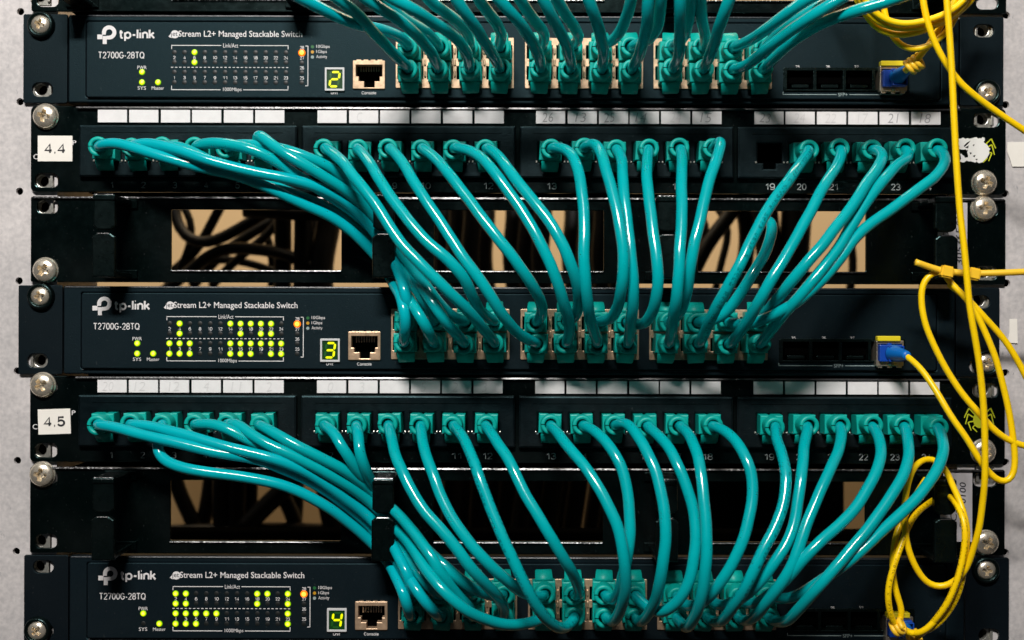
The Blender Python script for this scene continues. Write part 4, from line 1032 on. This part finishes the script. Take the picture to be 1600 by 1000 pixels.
transceiver(1406, 977, 'metal transceiver with yellow latch in the lowest switch')

FG = 'yellow fibre cables'
def fibre(label, pts, conn=None, r=.00150, m='fibre_yellow'):
    P3 = [P(*p) for p in pts]
    t = thing('fibre_cable', label, 'fibre cable', P3[0], FG)
    mb = MB(); path = smooth_path(P3, .002, 3); mb.tube(path, r, m, 12); mb.build('cable_jacket', t)
    if conn:
        (cx, cy), tip, mt = conn
        c = P(cx, cy, 12)
        mb = MB()
        mb.box(c.x-17*K, c.x+18*K, c.z-13.5*K, c.z+12.5*K, .004, .0135, mt, .0005)
        mb.plate([rrect(c.x-5*K, c.x+18*K, c.z-13*K, c.z+11*K, K), rrect(c.x-3*K, c.x+16*K, c.z-11*K, c.z+9*K, K)], .0133, .0160, mt, bev=.0002)
        mb.box(c.x-4*K, c.x+2*K, c.z+11*K, c.z+15*K, .006, .0130, mt, .0003)
        cn = mb.build('connector', t)
        mb = MB()
        a = Vector((c.x+3*K, -.0132, c.z)); b = P(*tip)
        n = 13; pp = []; rr = []
        for i in range(n):
            u = i/(n-1); pp.append(a.lerp(b, u)); rr.append((.0043*(1-u)+.0021*u) * (1.0 if i % 2 else .93))
        mb.tube(pp, rr, 'boot_blue' if mt == 'connector_blue' else mt, 16)
        mb.build('connector_boot', cn)
    return t
fibre('straight yellow fibre running down the right side and coiling at the bottom',
      [(1474, -60, 58), (1477, 0, 58), (1482, 62, 58), (1486, 125, 58), (1490, 200, 58), (1493, 250, 58), (1500, 337, 58), (1505, 375, 58), (1510, 425, 58), (1515, 475, 58), (1522, 515, 58), (1530, 562, 57), (1537, 625, 56), (1540, 687, 55), (1540, 750, 54), (1537, 780, 52), (1531, 825, 50), (1520, 862, 47), (1513, 884, 45), (1492, 906, 43), (1475, 913, 41), (1455, 910, 40), (1437, 890, 40), (1422, 857, 40), (1416, 825, 40), (1415, 787, 39), (1421, 748, 36), (1430, 727, 30), (1442, 716, 24), (1457, 712, 22), (1475, 725, 24), (1490, 755, 34), (1505, 790, 42), (1513, 825, 44), (1510, 862, 44), (1500, 900, 44), (1487, 931, 43), (1467, 962, 42), (1445, 984, 40), (1428, 987, 36), (1414, 979, 31)])
fibre('yellow fibre crossing the right ear of the topmost switch diagonally',
      [(1432, -60, 50), (1440, 0, 50), (1447, 32, 50), (1460, 67, 50), (1477, 97, 50), (1500, 127, 50), (1530, 152, 49), (1562, 175, 48), (1600, 200, 47), (1650, 235, 46)])
fibre('yellow fibre with dark blue connector in the topmost switch',
      [(1412, 107, 24), (1426, 96, 29), (1434, 85, 32), (1450, 65, 36), (1470, 32, 40), (1488, 0, 42), (1510, -50, 44)], ((1394, 119), (1418, 103, 23), 'connector_blue'))
fibre('yellow fibre hanging in the outermost of the loops at the top right',
      [(1310, -60, 40), (1334, -8, 40), (1353, 24, 40), (1370, 42, 40), (1390, 50, 41), (1410, 51, 42), (1437, 45, 43), (1462, 34, 44), (1492, 18, 45), (1520, -10, 46), (1550, -60, 46)])
fibre('yellow fibre hanging in the middle of the loops at the top right',
      [(1318, -60, 44), (1340, -8, 44), (1358, 22, 44), (1378, 35, 44), (1405, 41, 44), (1440, 38, 46), (1475, 25, 47), (1500, 8, 48), (1530, -60, 48)])
fibre('yellow fibre hanging in the innermost of the loops at the top right',
      [(1326, -60, 47), (1347, -5, 47), (1364, 16, 47), (1385, 29, 47), (1410, 34, 48), (1440, 30, 49), (1478, 16, 50), (1505, -5, 50), (1535, -60, 50)])
fibre('yellow fibre in the lowest hanging loop just above the dark blue connector',
      [(1376, -60, 36), (1377, 0, 36), (1382, 27, 36), (1391, 52, 36), (1406, 68, 36), (1425, 74, 37), (1445, 70, 38), (1468, 54, 40), (1486, 32, 41), (1497, 0, 42), (1505, -60, 42)])
fibre('yellow fibre with light blue connector in the middle switch',
      [(1410, 548, 24), (1417, 553, 27), (1437, 570, 33), (1462, 605, 40), (1487, 647, 45), (1512, 682, 47), (1532, 715, 48), (1553, 741, 48), (1570, 751, 48), (1582, 745, 48), (1587, 720, 48), (1585, 687, 48), (1577, 637, 48), (1567, 595, 48), (1555, 553, 48), (1538, 512, 47), (1522, 480, 46), (1502, 454, 44), (1484, 438, 42), (1476, 424, 40)], ((1391, 548), (1418, 552, 28), 'connector_blue'))
fibre('yellow fibre bowing left from the tie then running off the right edge',
      [(1470, 419, 42), (1455, 424, 42), (1444, 434, 42), (1439, 458, 42), (1445, 500, 43), (1460, 537, 44), (1480, 575, 45), (1507, 615, 47), (1532, 643, 48), (1557, 670, 48), (1580, 685, 48), (1610, 694, 48), (1650, 700, 48)])
fibre('yellow fibre curving from the tie to the right edge beside the white sticker',
      [(1482, 440, 39), (1510, 462, 43), (1545, 499, 44), (1570, 527, 44), (1592, 562, 44), (1615, 605, 44), (1640, 640, 44)])
fibre('yellow fibre with two tight loops and a dark blue connector at the bottom right',
      [(1428, 996, 25), (1445, 985, 36), (1463, 966, 42), (1483, 938, 46), (1500, 895, 48), (1509, 850, 48), (1509, 815, 47), (1503, 797, 44), (1492, 778, 36), (1476, 770, 20), (1455, 781, 24), (1428, 806, 34), (1410, 848, 42), (1397, 887, 44), (1390, 920, 44), (1392, 948, 43), (1398, 968, 41), (1408, 979, 38), (1425, 987, 36), (1445, 984, 37), (1465, 974, 40), (1487, 948, 41), (1500, 922, 41), (1509, 880, 41), (1511, 840, 41)], ((1409, 978), (1425, 990, 24), 'connector_blue'), m='fibre_yellow_print')
fibre('yellow fibre rising behind the teal cables from the knot at the bottom right',
      [(1404, 976, 36), (1412, 955, 38), (1402, 920, 38), (1397, 893, 38), (1398, 860, 38), (1404, 826, 37), (1417, 800, 33), (1436, 764, 26), (1448, 745, 22)])

def tie(label, loops, strap=None, head=None):
    p0 = P(*(loops[0] if loops else strap[0]))
    t = thing('cable_tie', label, 'cable tie', p0, 'yellow cable ties')
    if strap:
        mb = MB(); mb.tube(smooth_path([P(*p) for p in strap], .002, 2), .00155, 'tie_yellow', 10); mb.build('strap', t)
        for hx, hy, hm in head:
            c = P(hx, hy, hm); mb = MB()
            M = Matrix.Translation(c) @ Matrix.Rotation(R(12), 4, 'Y')
            b = bmesh.new(); bmesh.ops.create_cube(b, size=1); bmesh.ops.transform(b, matrix=Matrix.Diagonal((.0056, .0052, .0054, 1)), verts=b.verts)
            bmesh.ops.bevel(b, geom=b.edges[:], offset=.0007, segments=2, affect='EDGES'); mb.absorb(b, 'tie_yellow', M); mb.build('tie_head', t)
    else:
        mb = MB()
        pts = []
        cx, cy, cm, rad, turns = loops[0][0], loops[0][1], loops[0][2], loops[1], loops[2]
        ax = Vector((.75, -.45, .5)).normalized(); u = ax.orthogonal().normalized(); vv = ax.cross(u); c = P(cx, cy, cm)
        n = int(18*turns)
        for i in range(n+1):
            a = 2*math.pi*turns*i/n
            pts.append(c + (u*math.cos(a)+vv*math.sin(a))*rad*(1+.06*math.sin(3*a)) + ax*(.0021*(turns)*(i/n-.5)))
        mb.tube(pts, .00125, 'tie_yellow', 8); mb.build('coil', t)
    return t
tie('yellow spiral tie wrapped round the fibre by the dark blue connector of switch 2', [(1427, 97, 28), .0031, 3.2])
tie('yellow spiral tie round the fibres above the bottom connector', [(1407, 977, 39), .0030, 2.4])
tie('small yellow tie round the fibre at the bottom edge', [(1432, 994, 28), .0028, 2.2])
tie('yellow cable tie with two square heads lying across the right side', [], [(1430, 406, 46), (1450, 413, 45), (1475, 420, 45), (1500, 422, 46), (1525, 423, 47), (1562, 422, 49), (1605, 420, 50), (1650, 417, 50)], [(1478, 421, 46), (1520, 424, 47)])

# ================================================================== behind the rack
def back(label, pts, r, group, m='cable_black'):
    P3 = [P(*p) for p in pts]
    t = thing('power_cable', label, 'power cable', P3[0], group)
    mb = MB(); mb.tube(smooth_path(P3, .006, 4), r, m, 12); mb.build('cable_jacket', t)
B1 = ('black cable hanging out of focus behind the left window of the upper cable manager', 'black cables behind the left window of the upper cable manager')
for pts, r in [([(240, 470, -215), (290, 432, -215), (340, 392, -210), (400, 392, -205), (450, 400, -200), (520, 440, -200)], .0040),
               ([(268, 260, -220), (272, 340, -220), (285, 372, -215), (320, 385, -210), (372, 360, -205), (430, 325, -200), (480, 300, -200)], .0038),
               ([(255, 440, -230), (310, 390, -225), (330, 350, -225), (347, 320, -220), (370, 260, -220)], .0034),
               ([(300, 450, -240), (340, 405, -235), (380, 375, -230), (420, 350, -230), (470, 330, -225)], .0036),
               ([(440, 250, -210), (441, 340, -210), (442, 430, -210), (440, 520, -210)], .0058),
               ([(474, 250, -200), (473, 340, -200), (472, 430, -200), (470, 520, -200)], .0060),
               ([(482, 270, -220), (490, 350, -220), (498, 395, -215), (480, 440, -210)], .0050),
               ([(524, 250, -205), (512, 360, -205), (500, 420, -200), (510, 520, -200)], .0080),
               ([(262, 300, -225), (300, 345, -225), (292, 400, -225), (270, 440, -225)], .0026),
               ([(330, 450, -225), (372, 405, -220), (415, 372, -220), (448, 326, -220), (460, 280, -220)], .0030),
               ([(280, 420, -230), (330, 408, -230), (385, 412, -225), (432, 428, -225)], .0028),
               ([(400, 300, -235), (408, 350, -235), (425, 395, -235), (424, 450, -235)], .0028),
               ([(380, 330, -190), (425, 332, -190), (470, 336, -190), (540, 330, -190)], .0050)]:
    back(B1[0], pts, r, B1[1])
B2 = ('black cable filling the dark middle window of the upper cable manager', 'black cables behind the middle window of the upper cable manager')
for i, x in enumerate((668, 690, 712, 735, 757, 800, 822, 845, 892, 915, 938, 962)):
    dd = -200 - (i*37 % 50)
    back(B2[0], [(x-10, 240, dd), (x+4, 330, dd), (x-3, 400, dd), (x+8, 480, dd), (x+2, 540, dd)], .0062, B2[1])
B3 = ('black cable behind the right window of the upper cable manager', 'black cables behind the right window of the upper cable manager')
for pts, r in [([(1080, 430, -205), (1110, 370, -205), (1140, 335, -205), (1170, 280, -205)], .0050),
               ([(1080, 330, -215), (1098, 345, -215), (1085, 400, -215), (1060, 440, -215)], .0062),
               ([(1150, 290, -210), (1164, 335, -210), (1168, 370, -210), (1160, 430, -210), (1150, 500, -210)], .0055),
               ([(1100, 300, -230), (1140, 352, -230), (1128, 400, -230), (1118, 450, -230)], .0026),
               ([(1330, 290, -220), (1322, 350, -220), (1334, 400, -220), (1326, 460, -220)], .0028),
               ([(1190, 260, -200), (1195, 340, -200), (1205, 430, -200), (1200, 520, -200)], .0085),
               ([(1245, 280, -200), (1243, 340, -200), (1238, 430, -200), (1240, 500, -200)], .0100)]:
    back(B3[0], pts, r, B3[1])
B4 = ('black cable behind the left window of the lower cable manager', 'black cables behind the left window of the lower cable manager')
for pts, r in [([(262, 660, -210), (276, 760, -210), (300, 810, -210), (318, 860, -210), (330, 920, -210)], .0052),
               ([(340, 660, -215), (332, 740, -215), (326, 790, -215), (312, 850, -215), (300, 920, -215)], .0052),
               ([(350, 660, -205), (346, 760, -205), (348, 850, -205), (345, 920, -205)], .0055),
               ([(372, 660, -205), (372, 760, -205), (370, 850, -205), (372, 920, -205)], .0060),
               ([(392, 660, -215), (393, 760, -215), (391, 850, -215), (396, 920, -215)], .0050),
               ([(380, 830, -200), (430, 780, -200), (470, 740, -200), (500, 690, -200)], .0062),
               ([(420, 720, -210), (445, 780, -210), (464, 815, -210), (466, 900, -210)], .0052),
               ([(462, 690, -220), (466, 770, -220), (462, 830, -220), (463, 900, -220)], .0048),
               ([(240, 838, -205), (340, 834, -205), (440, 832, -205), (560, 836, -205)], .0060),
               ([(520, 690, -205), (512, 770, -205), (528, 840, -205), (530, 900, -205)], .0075)]:
    back(B4[0], pts, r, B4[1])
B5 = ('black cable filling the dark middle window of the lower cable manager', 'black cables behind the middle window of the lower cable manager')
for i, x in enumerate((664, 684, 706, 728, 750, 772, 794, 816, 838, 858, 884, 898, 928, 952)):
    dd = -195 - (i*29 % 50)
    k = 14 if i > 6 else 4
    back(B5[0], [(x+k, 660, dd), (x+k*.6, 750, dd), (x-2, 820, dd), (x-k*.5, 880, dd), (x-k, 960, dd)], .0064, B5[1])
# closed dark equipment behind the right window of the lower manager
t = thing('rear_unit', 'dim dark box behind the right window of the lower cable manager', 'equipment', P(1200, 870, -170))
mb = MB(); a = P(1085, 700, -160); b = P(1322, 880, -160); mb.box(a.x, b.x, b.z, a.z, -.30, -.16, 'black_plastic', .002); mb.build('casing', t)
